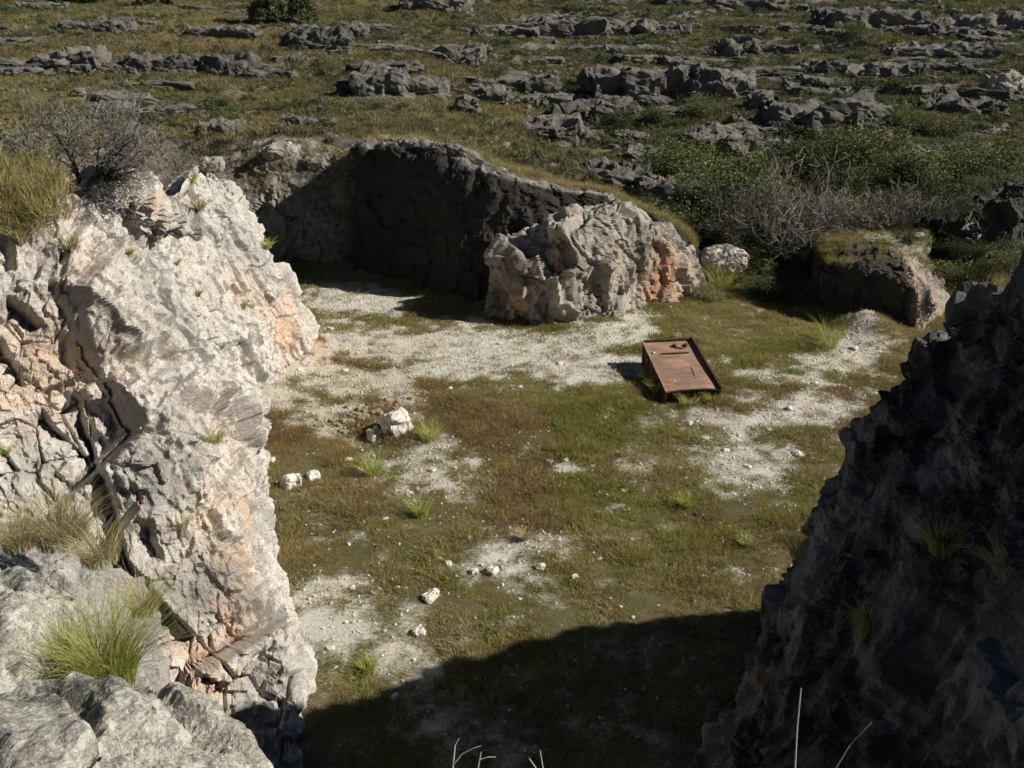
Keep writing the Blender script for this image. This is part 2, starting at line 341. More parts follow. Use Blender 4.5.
def cliff(cols, res, nv, vpow=None, amp=(0.9, 0.34, 0.12), size=(2.6, 0.85, 0.28), stretch=(1, 1, 0.55), seed=1, fine=0.03, warp=0.35, cracks=(), ampf=None, chips=0.0):
    C = np.array(cols, float)                        # (ncol, nrow, 3), rows run foot -> top -> back
    tu = [0.0]
    for k in range(len(C)-1):
        L = np.linalg.norm(C[k+1]-C[k], axis=1)[:-1].mean(); dep = max(4.0, project((C[k]+C[k+1])[:-2].mean(0)/2)[2])
        n = max(4, int(L/np.clip(res*dep, 0.025, 0.5))); tu += list(k + np.linspace(0, 1, n+1)[1:])
    Pu = catmull(C, np.array(tu))                    # (nu, nrow, 3)
    w = np.array(vpow if vpow else [1]*(C.shape[1]-1), float); tv = [0.0]
    for k, a in enumerate(w/w.sum()*nv):
        tv += list(k + np.linspace(0, 1, max(3, int(a))+1)[1:])
    P = catmull(np.swapaxes(Pu, 0, 1), np.array(tv)); P = np.swapaxes(P, 0, 1)     # (nu, nv, 3)
    N = grid_normals(P); nu, nvv = P.shape[:2]
    p = P.reshape(-1, 3); nn = N.reshape(-1, 3)
    st = np.array(stretch)
    q = (p + warp*0.5*np.stack([vnoise(p/2.2, seed+5), vnoise(p/2.2, seed+6), vnoise(p/2.2, seed+7)], 1))*st
    tone = 0; disp = fbm(p/4.5, 3, seed)*amp[0]*0.9
    for k, (a, s) in enumerate(zip(amp, size)):
        o, e, r = facet(q/s, seed+11*k)
        disp = disp + a*o - a*(0.45, 0.40, 0.2)[k]*sstep((0.045, 0.07, 0.1)[k], 0.0, e)*sstep(-0.2, 0.35, vnoise(p/1.3, seed+60+k))
        tone = tone + r*(0.5, 0.3, 0.2)[k]
    disp = disp + fine*fbm(p/0.3, 2, seed+40)
    for pts, wdt, dep in cracks:                      # joints that the photo shows as long dark clefts
        pts = np.array([snap(p, *q) for q in pts]); dmin = np.full(len(p), 9e9)
        pw = p + 0.10*np.stack([fbm(p/0.5, 2, seed+70), fbm(p/0.5, 2, seed+71), fbm(p/0.5, 2, seed+72)], 1)
        for a, b in zip(pts[:-1], pts[1:]):
            t = np.clip(((pw-a)@(b-a))/((b-a)@(b-a)), 0, 1); dmin = np.minimum(dmin, np.linalg.norm(pw-(a+t[:, None]*(b-a)), axis=1))
        c0 = pts.mean(0); L = np.linalg.norm(pts[-1]-pts[0]); near = dmin < 1.3
        seg = pts[-1]-pts[0]; seg = seg/L; side = np.array([-0.60, -0.35, -0.72]); side = side-(side@seg)*seg; side = side/np.linalg.norm(side)
        al = (pw-pts[0])@seg; end = sstep(-0.1, 0.25*L, al)*sstep(L+0.1, 0.75*L, al)
        cx = np.array([np.interp(al, (pts-pts[0])@seg, pts[:, k]) for k in range(3)]).T; sg = (pw-cx)@side
        disp = disp - np.where(near, dep*end*sstep(-0.05, 0.03, sg)*np.exp(-np.maximum(sg, 0)/(1.6*wdt)), 0)
    if chips:
        o, e, r = facet(q/0.13, seed+77); disp = disp + chips*o
    edge = ampf(p) if ampf else np.ones(nu*nvv)
    V = p + nn*(disp*edge)[:, None]
    return V, grid_quads(nu, nvv), tone, nn
def zone(V, lst):
    a = np.zeros(len(V))
    for (x, y, z, r, k) in lst: a = np.maximum(a, k*np.exp(-(((V-np.array([x, y, z]))/r)**2).sum(1)))
    return a
def pz(px, py, D, r, k=1.0): return (*pix(px, py, D), r, k)

# --- left cliff
FC = [  # the buttress facing the camera: px, py, distance, from the foot up, column by column to its right-hand corner
 [(-520, 740, 14.6), (-520, 620, 15), (-520, 510, 15.4), (-510, 400, 16), (-500, 300, 16.6), (-490, 205, 17.6)],
 [(-150, 740, 16.2), (-150, 620, 16.8), (-150, 510, 17.4), (-140, 400, 18.2), (-130, 300, 19), (-120, 205, 20.2)],
 [(0, 770, 16.6), (0, 645, 17.3), (0, 530, 18.1), (0, 420, 19.0), (0, 320, 20.1), (0, 225, 21.6)],
 [(75, 770, 17.0), (75, 645, 17.8), (75, 530, 18.7), (75, 420, 19.7), (70, 310, 21.0), (62, 208, 22.8)],
 [(150, 775, 17.2), (148, 655, 18.1), (145, 540, 19.1), (140, 430, 20.3), (125, 320, 21.9), (98, 212, 23.8)],
 [(215, 780, 17.4), (212, 662, 18.5), (206, 550, 19.7), (192, 430, 21.3), (168, 335, 23.0), (126, 230, 24.8)],
 [(268, 785, 17.6), (262, 665, 19.0), (242, 555, 20.4), (226, 430, 22.4), (200, 345, 24.2), (143, 240, 25.6)],
 [(306, 790, 17.9), (298, 660, 19.8), (258, 535, 22.2), (245, 420, 24.2), (222, 345, 25.5), (152, 247, 26.2)],
]
LC = []
for c in FC:
    w_ = [pix(*q) for q in c]; l = w_[-1]; LC.append([tuple(q) for q in w_] + [(l[0]-1.6, l[1]+2.2, l[2]+0.4), (-40, l[1]+5, 13.0)])
def eight(c): return c[:4] + [tuple((np.array(c[3])+np.array(c[4]))/2)] + c[4:]
LC += [eight(c) for c in [
 [(-8.0, 26.6, 0), (-8.3, 26.8, 3.8), (-9.0, 27.2, 6.6), (-10.6, 27.6, 8.8), (-12.4, 28, 9.6), (-16, 30, 10.4), (-40, 32, 12)],
 [(-10.2, 30.5, 0), (-10.7, 30.2, 3.6), (-11.5, 30, 6.4), (-12.4, 30, 8.2), (-13.6, 30.4, 8.9), (-17.4, 31.2, 9.2), (-40, 34, 9.5)],
 [(-11.6, 35.5, 0), (-11.9, 35.3, 3.6), (-12.4, 35.2, 6.2), (-13.2, 35.4, 7.6), (-14.1, 36, 8.2), (-17, 37, 8.0), (-40, 38, 8.0)],
 [(-10.8, 41, 0), (-11.3, 41, 2.6), (-11.9, 41, 5.4), (-12.5, 41.2, 8.2), (-13.2, 41.6, 9.7), (-15.6, 42.4, 9.4), (-40, 44, 8.5)],
 [(-9.3, 45.3, 0), (-10.2, 45.4, 1.6), (-10.9, 45.5, 3.4), (-11.7, 45.6, 5.6), (-12.7, 45.8, 7.5), (-15, 46.6, 8.2), (-40, 50, 8.0)],
 [(-11.6, 49.0, 0), (-12.2, 48.8, 1.8), (-12.9, 48.6, 3.6), (-13.7, 48.5, 5.4), (-14.6, 48.4, 6.8), (-17, 49, 7.6), (-40, 56, 7.6)],
 [(-16.5, 53, -0.5), (-16.9, 52.5, 2), (-17.4, 52, 4), (-18, 51.6, 6), (-19, 51.2, 6.8), (-22, 53, 7.0), (-40, 62, 7.2)]]]
cr = [([(85, 375), (98, 440), (112, 500), (128, 560), (160, 600), (190, 640)], 0.24, 0.75),
      ([(88, 330), (86, 362)], 0.16, 0.6), ([(108, 372), (122, 350), (140, 345)], 0.2, 0.6),
      ([(150, 342), (168, 372)], 0.18, 0.5), ([(5, 292), (50, 318)], 0.3, 0.7), ([(2, 330), (30, 380)], 0.25, 0.5),
      ([(212, 400), (218, 425)], 0.26, 0.8), ([(178, 330), (190, 360)], 0.2, 0.5), ([(45, 405), (75, 440)], 0.2, 0.5),
      ([(150, 425), (160, 448)], 0.15, 0.4), ([(150, 520), (160, 560)], 0.2, 0.5)]
V, Q, tone, nn = cliff(LC, 0.0012, 340, [1.2, 2, 2.2, 2.2, 2, 1.0, 0.6], amp=(0.9, 0.42, 0.19), size=(2.3, 0.8, 0.27), stretch=(0.9, 0.9, 0.65), seed=3, cracks=cr, chips=0.07, ampf=lambda p: 1-0.22*sstep(28, 36, p[:, 1]))
LV = V
def sz(px, py, r, k=1.0): return (*snap(V, px, py, 9), r, k)
og = zone(V, [sz(235, 570, 1.1, .9), sz(210, 510, 1.0, .8), sz(225, 620, 1.0, 1.1), sz(205, 655, .9, 1.2), sz(250, 520, .9, .8), sz(40, 370, 1.3, .9), sz(25, 400, .9, .9), sz(130, 365, .9, 1.1), sz(150, 375, .7, .9), sz(70, 300, 1.2, .5),
              sz(240, 430, 1.0, .7), sz(280, 325, 1.6, 1.5), sz(295, 322, 1.3, 1.5), sz(262, 310, 1.2, .9), sz(152, 205, 1.1, 1.1), sz(215, 420, .8, .6), sz(240, 285, 1.1, .7), sz(75, 250, 1.3, .5), sz(110, 420, .5, .6), sz(205, 690, .7, 1)])
lich_shade = zone(V, [sz(200, 590, 1.0, 1.2), sz(225, 575, .7, 1.2), sz(165, 470, 1.2, .9), sz(190, 240, 2.2, .8), sz(230, 230, 2.0, .8), sz(150, 290, 1.3, .7), sz(190, 320, 1.2, .8), sz(60, 275, 1.2, .6), sz(110, 330, .9, .6), sz(30, 470, .9, .8), sz(160, 420, .9, .6),
                sz(265, 250, 2.0, .8), sz(180, 400, .9, .6), sz(150, 620, 1.0, .8), sz(245, 600, .8, 1.1), sz(270, 680, 1.2, .8), sz(20, 300, .9, .5)])
tag(mobj('quarry_cliff', mesh_np('quarry_cliff', V, Q, M['cliff_pale'], False, {'tone': tone, 'orange': np.clip(0.66*og, 0, 1), 'lichen': np.clip(0.62*lich_shade, 0, 1)})),
    'tall pale cream quarry cliff with orange patches and dark clefts, sunlit on the left', 'cliff', 'rock walls of the quarry')

# --- the terrace at the left of the viewpoint, with the gully
NTc = [
 [(-1.6, 1, 2), (-1.8, 1, 7), (-2.2, 1, 11), (-3.0, 1, 13.0), (-4.6, 1, 13.4), (-8, 1, 13.8), (-40, -6, 15)],
 [(-2.3, 4, 2), (-2.4, 4, 6), (-2.6, 4, 9.6), (-3.0, 4, 11.4), (-3.8, 4, 12.0), (-7, 4, 12.6), (-40, 2, 14.5)],
 [(-3.0, 7.4, 2), (-3.1, 7.4, 5), (-3.3, 7.4, 8.6), (-3.7, 7.4, 10.3), (-4.4, 7.4, 10.9), (-7, 7.2, 11.6), (-40, 6, 14)],
 [(-3.9, 9.8, 2), (-4.0, 9.7, 5), (-4.2, 9.6, 8.6), (-4.6, 9.5, 10.2), (-5.2, 9.3, 10.8), (-7.4, 8.8, 11.5), (-40, 8, 14)],
 [(-6.4, 11.4, 2), (-6.4, 11.3, 5), (-6.4, 11.1, 8.6), (-6.5, 10.8, 10.2), (-6.8, 10.4, 10.9), (-8.4, 9.4, 11.5), (-40, 8.6, 14)],
 [(-16, 12.4, 2), (-16, 12.2, 5), (-16, 12, 9), (-16, 11.7, 11), (-16, 11.2, 12), (-16.6, 10.2, 12.6), (-40, 9, 14)],
]
V, Q, tone, nn = cliff(NTc, 0.0035, 170, [1, 1, 1.6, 1.6, 1.6, 1.2], amp=(0.45, 0.26, 0.09), size=(1.6, 0.6, 0.2), seed=23, fine=0.02)
TV = V
tag(mobj('gully_terrace', mesh_np('gully_terrace', V, Q, M['cliff_pale'], False, {'tone': np.clip(tone+.2, 0, 1), 'orange': tone*0, 'lichen': tone*0+0.55})),
    'pale rock shelf carrying the slabs and grass at the lower left', 'cliff', 'rock walls of the quarry')

# --- right spur, in its own shade
RS = [
 [(1.6, 1.0, 0), (2.0, 1.0, 5), (2.6, 1.0, 9), (3.2, 1.0, 11.5), (4.4, 1, 13.2), (7, 0.5, 14.2), (40, -6, 15)],
 [(2.9, 6.5, 0), (3.3, 6.5, 4.5), (4.0, 6.5, 8), (4.9, 6.5, 10.6), (6.2, 6.5, 13.4), (8.4, 6.4, 15.0), (40, 4, 16.5)],
 [(3.5, 10, 0), (3.9, 10, 4), (4.6, 10, 8), (5.5, 10, 10.6), (6.8, 10, 13.6), (9.0, 10, 15.0), (40, 9, 16)],
 [(3.8, 13, 0), (4.2, 13, 4), (5.0, 13, 7.8), (5.9, 13, 10.2), (7.1, 13, 12.0), (9.4, 12.6, 14.0), (40, 12, 15.4)],
 [(3.9, 15.6, 0), (4.6, 15.4, 3.6), (5.4, 15.3, 7), (6.2, 15.3, 9.3), (7.5, 15.3, 11.0), (9.2, 14.6, 12.8), (40, 14, 13.8)],
 [(4.1, 17.4, 0), (5.0, 17, 3.2), (5.6, 16.8, 6.6), (6.3, 16.5, 9.4), (7.6, 16.2, 11.2), (9.7, 15.1, 12.2), (40, 15, 13.6)],
 [(6.0, 19.0, 0), (6.4, 18.5, 3.2), (7.0, 18, 6.6), (7.4, 17.0, 9.6), (8.7, 16.4, 11.5), (10.8, 15.3, 12.5), (40, 15.6, 13.6)],
 [(9.5, 21, 0), (9.7, 20.3, 3.4), (10, 19.6, 7), (10.6, 18.0, 9.8), (11.6, 17.1, 11.9), (13, 15.6, 12.8), (40, 16, 13.6)],
 [(15.5, 23, 0), (15.5, 22.2, 3.6), (15.5, 21.4, 7.4), (15.6, 19.7, 10.6), (16, 18.8, 13), (17, 16.8, 13.4), (40, 16.4, 13.6)],
 [(21, 25, 0), (21, 24.2, 3.8), (21, 23.4, 7.6), (21.2, 21.9, 10.8), (21.6, 21.0, 13.1), (22.6, 19.0, 13.4), (40, 17, 13.6)],
 [(42, 26, 0), (42, 25, 3.8), (42, 24, 7.6), (42, 22.6, 10.8), (42, 21, 13), (42, 19, 13.4), (42, 17.4, 13.6)],
]
V, Q, tone, nn = cliff(RS, 0.0036, 290, [2, 2, 2, 2, 1.6, 0.9], amp=(0.42, 0.34, 0.17), size=(2.0, 0.8, 0.3), stretch=(0.9, 0.9, 0.7), seed=47, chips=0.05)
RV = V
og = zone(V, [pz(795, 590, 16, .5, 1), pz(815, 530, 16.5, .5, .8), pz(740, 700, 15.5, .9, .8), pz(730, 740, 15, .7, .7)])
def sz(px, py, r, k=1.0): return (*snap(V, px, py, 9), r, k)
wh = zone(V, [sz(985, 640, .6, .9), sz(1010, 700, .6, .9), sz(1000, 590, .4, .6), sz(800, 595, .5, .8), sz(790, 640, .5, .6), sz(745, 690, .7, .6), sz(720, 745, .7, .6), sz(815, 545, .4, .7), sz(890, 600, .4, .35), sz(870, 690, .5, .35), sz(940, 470, .35, .4), sz(905, 530, .3, .4), sz(850, 480, .3, .4)])
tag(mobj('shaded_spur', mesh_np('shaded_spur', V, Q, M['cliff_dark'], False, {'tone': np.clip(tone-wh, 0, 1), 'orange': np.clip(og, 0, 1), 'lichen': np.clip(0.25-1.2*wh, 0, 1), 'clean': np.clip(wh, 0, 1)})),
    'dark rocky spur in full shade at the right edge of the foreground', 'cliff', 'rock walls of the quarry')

# --- back wall with its shaded face and the sunlit block at its right end
BW = [
 [(-19.5, 61, -1), (-19.5, 61.6, 1.2), (-19.5, 62.2, 2.8), (-19.5, 63, 4.0), (-19.5, 64.6, 5.0), (-19.5, 67, 5.6), (-19.5, 72, 6.0)],
 [(-17.2, 62.0, -0.4), (-17.2, 62.4, 2.0), (-17.2, 62.8, 3.4), (-17.2, 63.4, 4.4), (-17.2, 64.8, 5.6), (-17.2, 67, 6.6), (-17.2, 71.5, 6.8)],
 [(-14.6, 62.2, -0.4), (-14.6, 62.5, 2.0), (-14.6, 62.8, 3.4), (-14.8, 63.4, 4.6), (-15, 64.8, 6.2), (-15.4, 67, 7.0), (-16, 71.5, 6.9)],
 [(-11.6, 62.2, -0.4), (-11.6, 62.5, 2.0), (-11.6, 62.8, 3.6), (-11.7, 63.4, 4.8), (-12, 64.6, 6.2), (-12.4, 67, 6.8), (-13, 71.5, 6.8)],
 [(-10.2, 61.8, -0.4), (-10.2, 62, 2.0), (-10.2, 62.2, 4.0), (-10.2, 62.6, 5.6), (-10.2, 63.4, 6.4), (-10.4, 65.4, 6.8), (-11, 71, 6.6)],
 [(-9.4, 60.3, -0.4), (-9.4, 60.5, 2.2), (-9.4, 60.7, 4.8), (-9.3, 61, 6.8), (-9.1, 61.6, 7.5), (-9.4, 64, 7.4), (-10, 71, 6.6)],
 [(-8.0, 59.0, -0.4), (-7.9, 59.3, 2.2), (-7.8, 59.6, 5), (-7.6, 60, 7.3), (-7.3, 60.7, 8.0), (-7.2, 63.4, 7.7), (-8, 70, 6.0)],
 [(-5.4, 57, -0.4), (-5.2, 57.3, 2.2), (-5.0, 57.6, 5), (-4.8, 58, 7.4), (-4.3, 58.9, 8.3), (-3.8, 62, 7.2), (-4, 69, 5.2)],
 [(-3.2, 55, -0.4), (-3.0, 55.3, 2), (-2.8, 55.7, 4.4), (-2.5, 56.2, 6.6), (-1.9, 57.4, 7.4), (-1.2, 60.5, 6.6), (-1, 68, 4.4)],
 [(-1.0, 54.4, -0.4), (-0.9, 54.7, 2), (-0.7, 55, 4.2), (-0.3, 55.4, 5.9), (0.4, 56.4, 6.7), (1.2, 59.8, 6.1), (2, 67, 3.7)],
 [(1.6, 54.6, -0.4), (1.7, 54.8, 2), (1.9, 55.1, 4.0), (2.2, 55.4, 5.6), (2.8, 56.2, 6.3), (3.6, 58.8, 5.7), (4.4, 66, 3.2)],
 [(4.6, 55.2, -0.4), (4.6, 55.3, 1.8), (4.7, 55.5, 3.7), (4.9, 55.8, 5.2), (5.3, 56.4, 5.8), (6, 58.6, 5.2), (7, 65, 2.9)],
 [(7.2, 56.4, -0.4), (7.2, 56.5, 1.5), (7.2, 56.7, 3), (7.3, 57, 4.2), (7.6, 57.5, 4.7), (8.2, 59.4, 4.1), (9.4, 64.4, 2.5)],
 [(9.4, 57.6, -0.4), (9.4, 57.7, 1), (9.4, 57.8, 2), (9.5, 58, 2.9), (9.8, 58.4, 3.2), (10.3, 59.8, 2.8), (11.2, 63.6, 1.8)],
 [(11.6, 59.4, -0.4), (11.6, 59.5, 0.2), (11.5, 59.6, .6), (11.5, 59.8, 1.0), (11.6, 60, 1.1), (11.9, 60.8, .9), (12.4, 62.6, 0.5)],
]
V, Q, tone, nn = cliff(BW, 0.0024, 260, [2, 2, 2, 1.6, 1.5, 0.8], amp=(0.45, 0.24, 0.12), size=(2.3, 0.95, 0.34), stretch=(1, 1, 0.62), seed=83)
BV = V
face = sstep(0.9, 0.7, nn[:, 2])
lich_shade = face*sstep(-11.4, -9.6, V[:, 0])  # dark lichen coat; also puts the face's deep shade into its colour
tag(mobj('quarry_back_wall', mesh_np('quarry_back_wall', V, Q, M['cliff_wall'], False, {'tone': tone, 'orange': tone*0, 'lichen': np.clip(lich_shade, 0, 1)})),
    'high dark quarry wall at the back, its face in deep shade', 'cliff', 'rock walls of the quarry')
SB = [
 [(0.6, 55.2, -.4), (.6, 55.2, 1), (.7, 55.3, 2.2), (.9, 55.4, 3), (1.3, 55.6, 3.5), (2.2, 56.2, 3.8), (3.4, 57.4, 3.9)],
 [(-1.3, 52.9, -.4), (-1.2, 53, 1.2), (-1.0, 53.1, 2.4), (-.7, 53.3, 3.2), (-.2, 53.7, 3.7), (1, 55, 4.1), (3.2, 57.2, 4.2)],
 [(-.7, 51.3, -.4), (-.55, 51.4, 1.2), (-.3, 51.6, 2.5), (.2, 51.9, 3.5), (.9, 52.5, 4.1), (2, 54, 4.5), (3.6, 57, 4.5)],
 [(1.2, 50.6, -.4), (1.3, 50.7, 1.4), (1.5, 50.9, 2.9), (1.9, 51.3, 4.1), (2.5, 52, 4.8), (3.4, 54, 5.2), (4.6, 57, 5.0)],
 [(3.0, 50.4, -.4), (3.1, 50.6, 1.5), (3.4, 51, 3.3), (3.8, 51.6, 4.9), (4.6, 52.6, 5.7), (5.4, 55, 5.5), (6, 57.6, 5.0)],
 [(5.8, 51.4, -0.4), (5.8, 51.8, 1.3), (5.9, 52.3, 2.9), (6.1, 53, 4.3), (6.7, 54.0, 5.0), (7.3, 56.4, 4.5), (7.8, 58.4, 4.0)],
 [(8.6, 53.4, -0.4), (8.5, 53.7, 1.1), (8.4, 54.1, 2.3), (8.4, 54.7, 3.3), (8.7, 55.6, 3.8), (9.2, 57.4, 3.4), (9.6, 59, 2.8)],
 [(10.6, 55.4, -0.4), (10.5, 55.6, 0.8), (10.3, 55.9, 1.6), (10.2, 56.5, 2.2), (10.3, 57.2, 2.5), (10.7, 58.6, 2.3), (11, 60, 1.6)],
 [(11.6, 57.8, -0.4), (11.5, 58, 0.3), (11.4, 58.2, 0.8), (11.2, 58.6, 1.1), (11.2, 59.2, 1.2), (11.4, 60, 1.1), (11.6, 61, 0.6)],
]
V, Q, tone, nn = cliff(SB, 0.0020, 240, [2, 2, 2, 1.6, 1.6, 1], amp=(0.75, 0.42, 0.16), size=(1.9, 0.85, 0.32), stretch=(1, 1, 0.62), seed=151)
SV = V
og = zone(V, [sz(675, 275, 1.3, 1.5), sz(690, 282, 1.1, 1.5), sz(655, 292, .9, 1.1), sz(670, 250, .9, 1), sz(615, 262, .7, 1), sz(560, 258, .8, .8), sz(512, 298, .9, .9), sz(640, 285, .7, .9)])
lich_shade = zone(V, [sz(520, 270, 1.3, .8), sz(580, 260, 1.2, .5), sz(645, 245, 1.1, .7), sz(600, 280, .9, .4), sz(500, 300, 1.2, .8)])
tag(mobj('sunlit_block', mesh_np('sunlit_block', V, Q, M['cliff_grey'], False, {'tone': np.clip(tone-.1, 0, 1), 'orange': np.clip(og, 0, 1), 'lichen': np.clip(lich_shade, 0, 1)})),
    'sunlit grey and orange blocky outcrop standing before the dark back wall', 'cliff', 'rock walls of the quarry')

# --- low bank on the right
RB = [
 [(18.4, 60, 0), (18.5, 60, .9), (18.6, 60, 1.8), (18.8, 60, 2.6), (19.4, 60, 3.0), (21, 60, 3.2), (26, 62, 2.6)],
 [(17.3, 55.6, -.2), (17.4, 55.6, 1), (17.5, 55.7, 2.0), (17.7, 55.8, 2.9), (18.2, 56.2, 3.3), (20, 57.4, 3.5), (25.6, 60.8, 2.7)],
 [(17.1, 53.6, -.2), (17.1, 53.6, 1), (17.2, 53.7, 2.1), (17.4, 53.9, 3.0), (17.8, 54.4, 3.3), (20, 56.4, 3.6), (25.4, 59.6, 2.8)],
 [(17.4, 53.0, -.2), (17.4, 53.0, 1), (17.5, 53.1, 2.2), (17.7, 53.3, 3.0), (18.1, 53.8, 3.3), (20, 55.8, 3.6), (25.2, 59, 2.8)],
 [(18.9, 51.2, -.2), (18.9, 51.2, 1), (19, 51.4, 2.1), (19.1, 51.6, 2.9), (19.4, 52.3, 3.2), (20.8, 54.6, 3.5), (24.8, 58, 2.8)],
 [(20.6, 49.5, -.2), (20.6, 49.5, 1), (20.6, 49.6, 2.0), (20.7, 49.9, 2.7), (20.9, 50.7, 3.0), (21.6, 53, 3.3), (24.4, 57, 2.7)],
 [(21.2, 49.3, -.2), (21.2, 49.4, 1), (21.1, 49.6, 1.9), (21.1, 50, 2.5), (21.2, 50.7, 2.8), (21.8, 52.6, 3.1), (24.2, 56.4, 2.6)],
 [(22.3, 50.6, -.2), (22.2, 50.7, .9), (22.0, 50.9, 1.7), (21.9, 51.2, 2.3), (21.9, 51.8, 2.6), (22.3, 53, 2.9), (24, 55.6, 2.4)],
 [(24.0, 53.2, .2), (23.8, 53.3, .8), (23.6, 53.4, 1.4), (23.4, 53.6, 1.9), (23.3, 53.9, 2.1), (23.4, 54.4, 2.3), (24.2, 55.6, 2.0)],
 [(25.4, 56.4, .6), (25.2, 56.5, 1), (25.0, 56.6, 1.4), (24.8, 56.7, 1.7), (24.7, 56.8, 1.8), (24.6, 57.2, 1.9), (24.8, 58, 1.8)],
]
RB = np.array(RB); RB[..., 2] = np.where(RB[..., 2] > 0.5, RB[..., 2]*0.86, RB[..., 2])
V, Q, tone, nn = cliff(RB, 0.0026, 170, [1.6, 1.6, 1.6, 1.2, 1.2, 1], amp=(0.3, 0.22, 0.12), size=(1.7, 0.7, 0.27), stretch=(1, 1, 0.7), seed=129, fine=0.02)
og = 1.3*sstep(20.7, 21.3, V[:, 0])*sstep(54, 52, V[:, 1])
tag(mobj('quarry_bank', mesh_np('quarry_bank', V, Q, M['cliff_wall'], False, {'tone': tone, 'orange': np.clip(og, 0, 1), 'lichen': np.clip(0.9*sstep(21.0, 20.5, V[:, 0]), 0, 1), 'clean': 0.6*sstep(20.8, 21.3, V[:, 0])})),  # 'lichen' here is the front face's shade put into the rock colour
    'low rocky bank with grassy top and orange end face beyond the shaded spur', 'cliff', 'rock walls of the quarry')

# --- the ledge the photographer stands on (only its lower-left slabs show)
CL = [
 [(-3.2, 1.6, 4), (-3.2, 1.4, 9), (-3.2, 1.2, 13), (-3.2, 0.9, 14.6), (-3.4, .2, 15.0), (-3.6, -3, 15.2), (-4, -30, 16)],
 [(0, 1.6, 4), (0, 1.3, 9), (0, 1.0, 13.4), (0, 0.6, 15.2), (0, 0, 15.4), (0, -3, 15.5), (0, -30, 16.5)],
 [(3, 1.6, 4), (3, 1.4, 9), (3, 1.2, 12.6), (3, .8, 14.2), (3.2, 0, 14.8), (3.4, -3, 15.2), (6, -30, 16)],
]
V, Q, tone, nn = cliff(CL, 0.006, 90, amp=(0.3, 0.15, 0.06), size=(1.5, .6, .25), seed=211, warp=.2)
tag(mobj('viewpoint_ledge', mesh_np('viewpoint_ledge', V, Q, M['slab'], False, {'tone': tone, 'orange': tone*0, 'lichen': tone*0+.4})),
    'rocky ledge just below the bottom edge of the picture', 'cliff', 'rock walls of the quarry')

# ------------------------------------------------------------------ labels by the nearest landmark
ORD = ['closest', 'second closest', 'third closest', 'fourth closest', 'fifth closest', 'sixth closest', 'seventh closest', 'eighth closest', 'ninth closest', 'tenth closest'] + [w+' closest' for w in 'eleventh twelfth thirteenth fourteenth fifteenth sixteenth seventeenth eighteenth nineteenth twentieth'.split()]
HLM = [(285, 20, 'the two trees'), (645, 85, 'the long dark ledge'), (467, 105, 'the lone rounded boulder'), (835, 118, 'the sloping rock mass'), (726, 5, 'the top rock band'), (150, 66, 'the left rock row'), (1005, 80, 'the broken pale boulder'), (800, 210, 'the bare shrubs'),
       (420, 140, 'the back wall crest'), (875, 20, 'the arched ledge'), (455, 55, 'the dark wedge ledge'), (558, 30, 'the orange-ended ledge'), (395, 85, 'the rounded grey ledge'), (925, 156, 'the flat white boulder'), (95, 130, 'the grey bare shrubs'), (60, 26, 'the top left corner'), (620, 178, 'the ridge rock pile'), (985, 26, 'the top right corner')]
FLM = [(398, 420, 'the big white boulder'), (690, 365, 'the truck body'), (429, 597, 'the triangular white stone'), (492, 571, 'the small white block'), (290, 482, 'the flat-topped white boulder'), (600, 270, 'the sunlit block'), (860, 300, 'the low right bank'), (810, 500, 'the shaded spur'), (300, 330, 'the orange scree'), (372, 672, 'the tuft by the shadow edge'), (686, 500, 'the lone pale tuft')]
POOL = {}
def later(o, text, marks):
    x, y, _ = project(np.array(o.location)); d = [math.hypot(x-a, (y-b)*1.3) for a, b, _ in marks]; i = int(np.argmin(d)); a, b, nm = marks[i]
    side = ('left of', 'right of')[x > a] if abs(x-a) > abs(y-b) else ('above', 'below')[y > b]
    POOL.setdefault((text, side, nm), []).append((d[i], o))
def name_pool():
    for (text, side, nm), l in POOL.items():
        l.sort(key=lambda t: t[0])
        for k, (d, o) in enumerate(l): o['label'] = '%s %s %s' % (text, side, nm) + (', %s to it' % ORD[min(k, 19)] if len(l) > 1 else '')

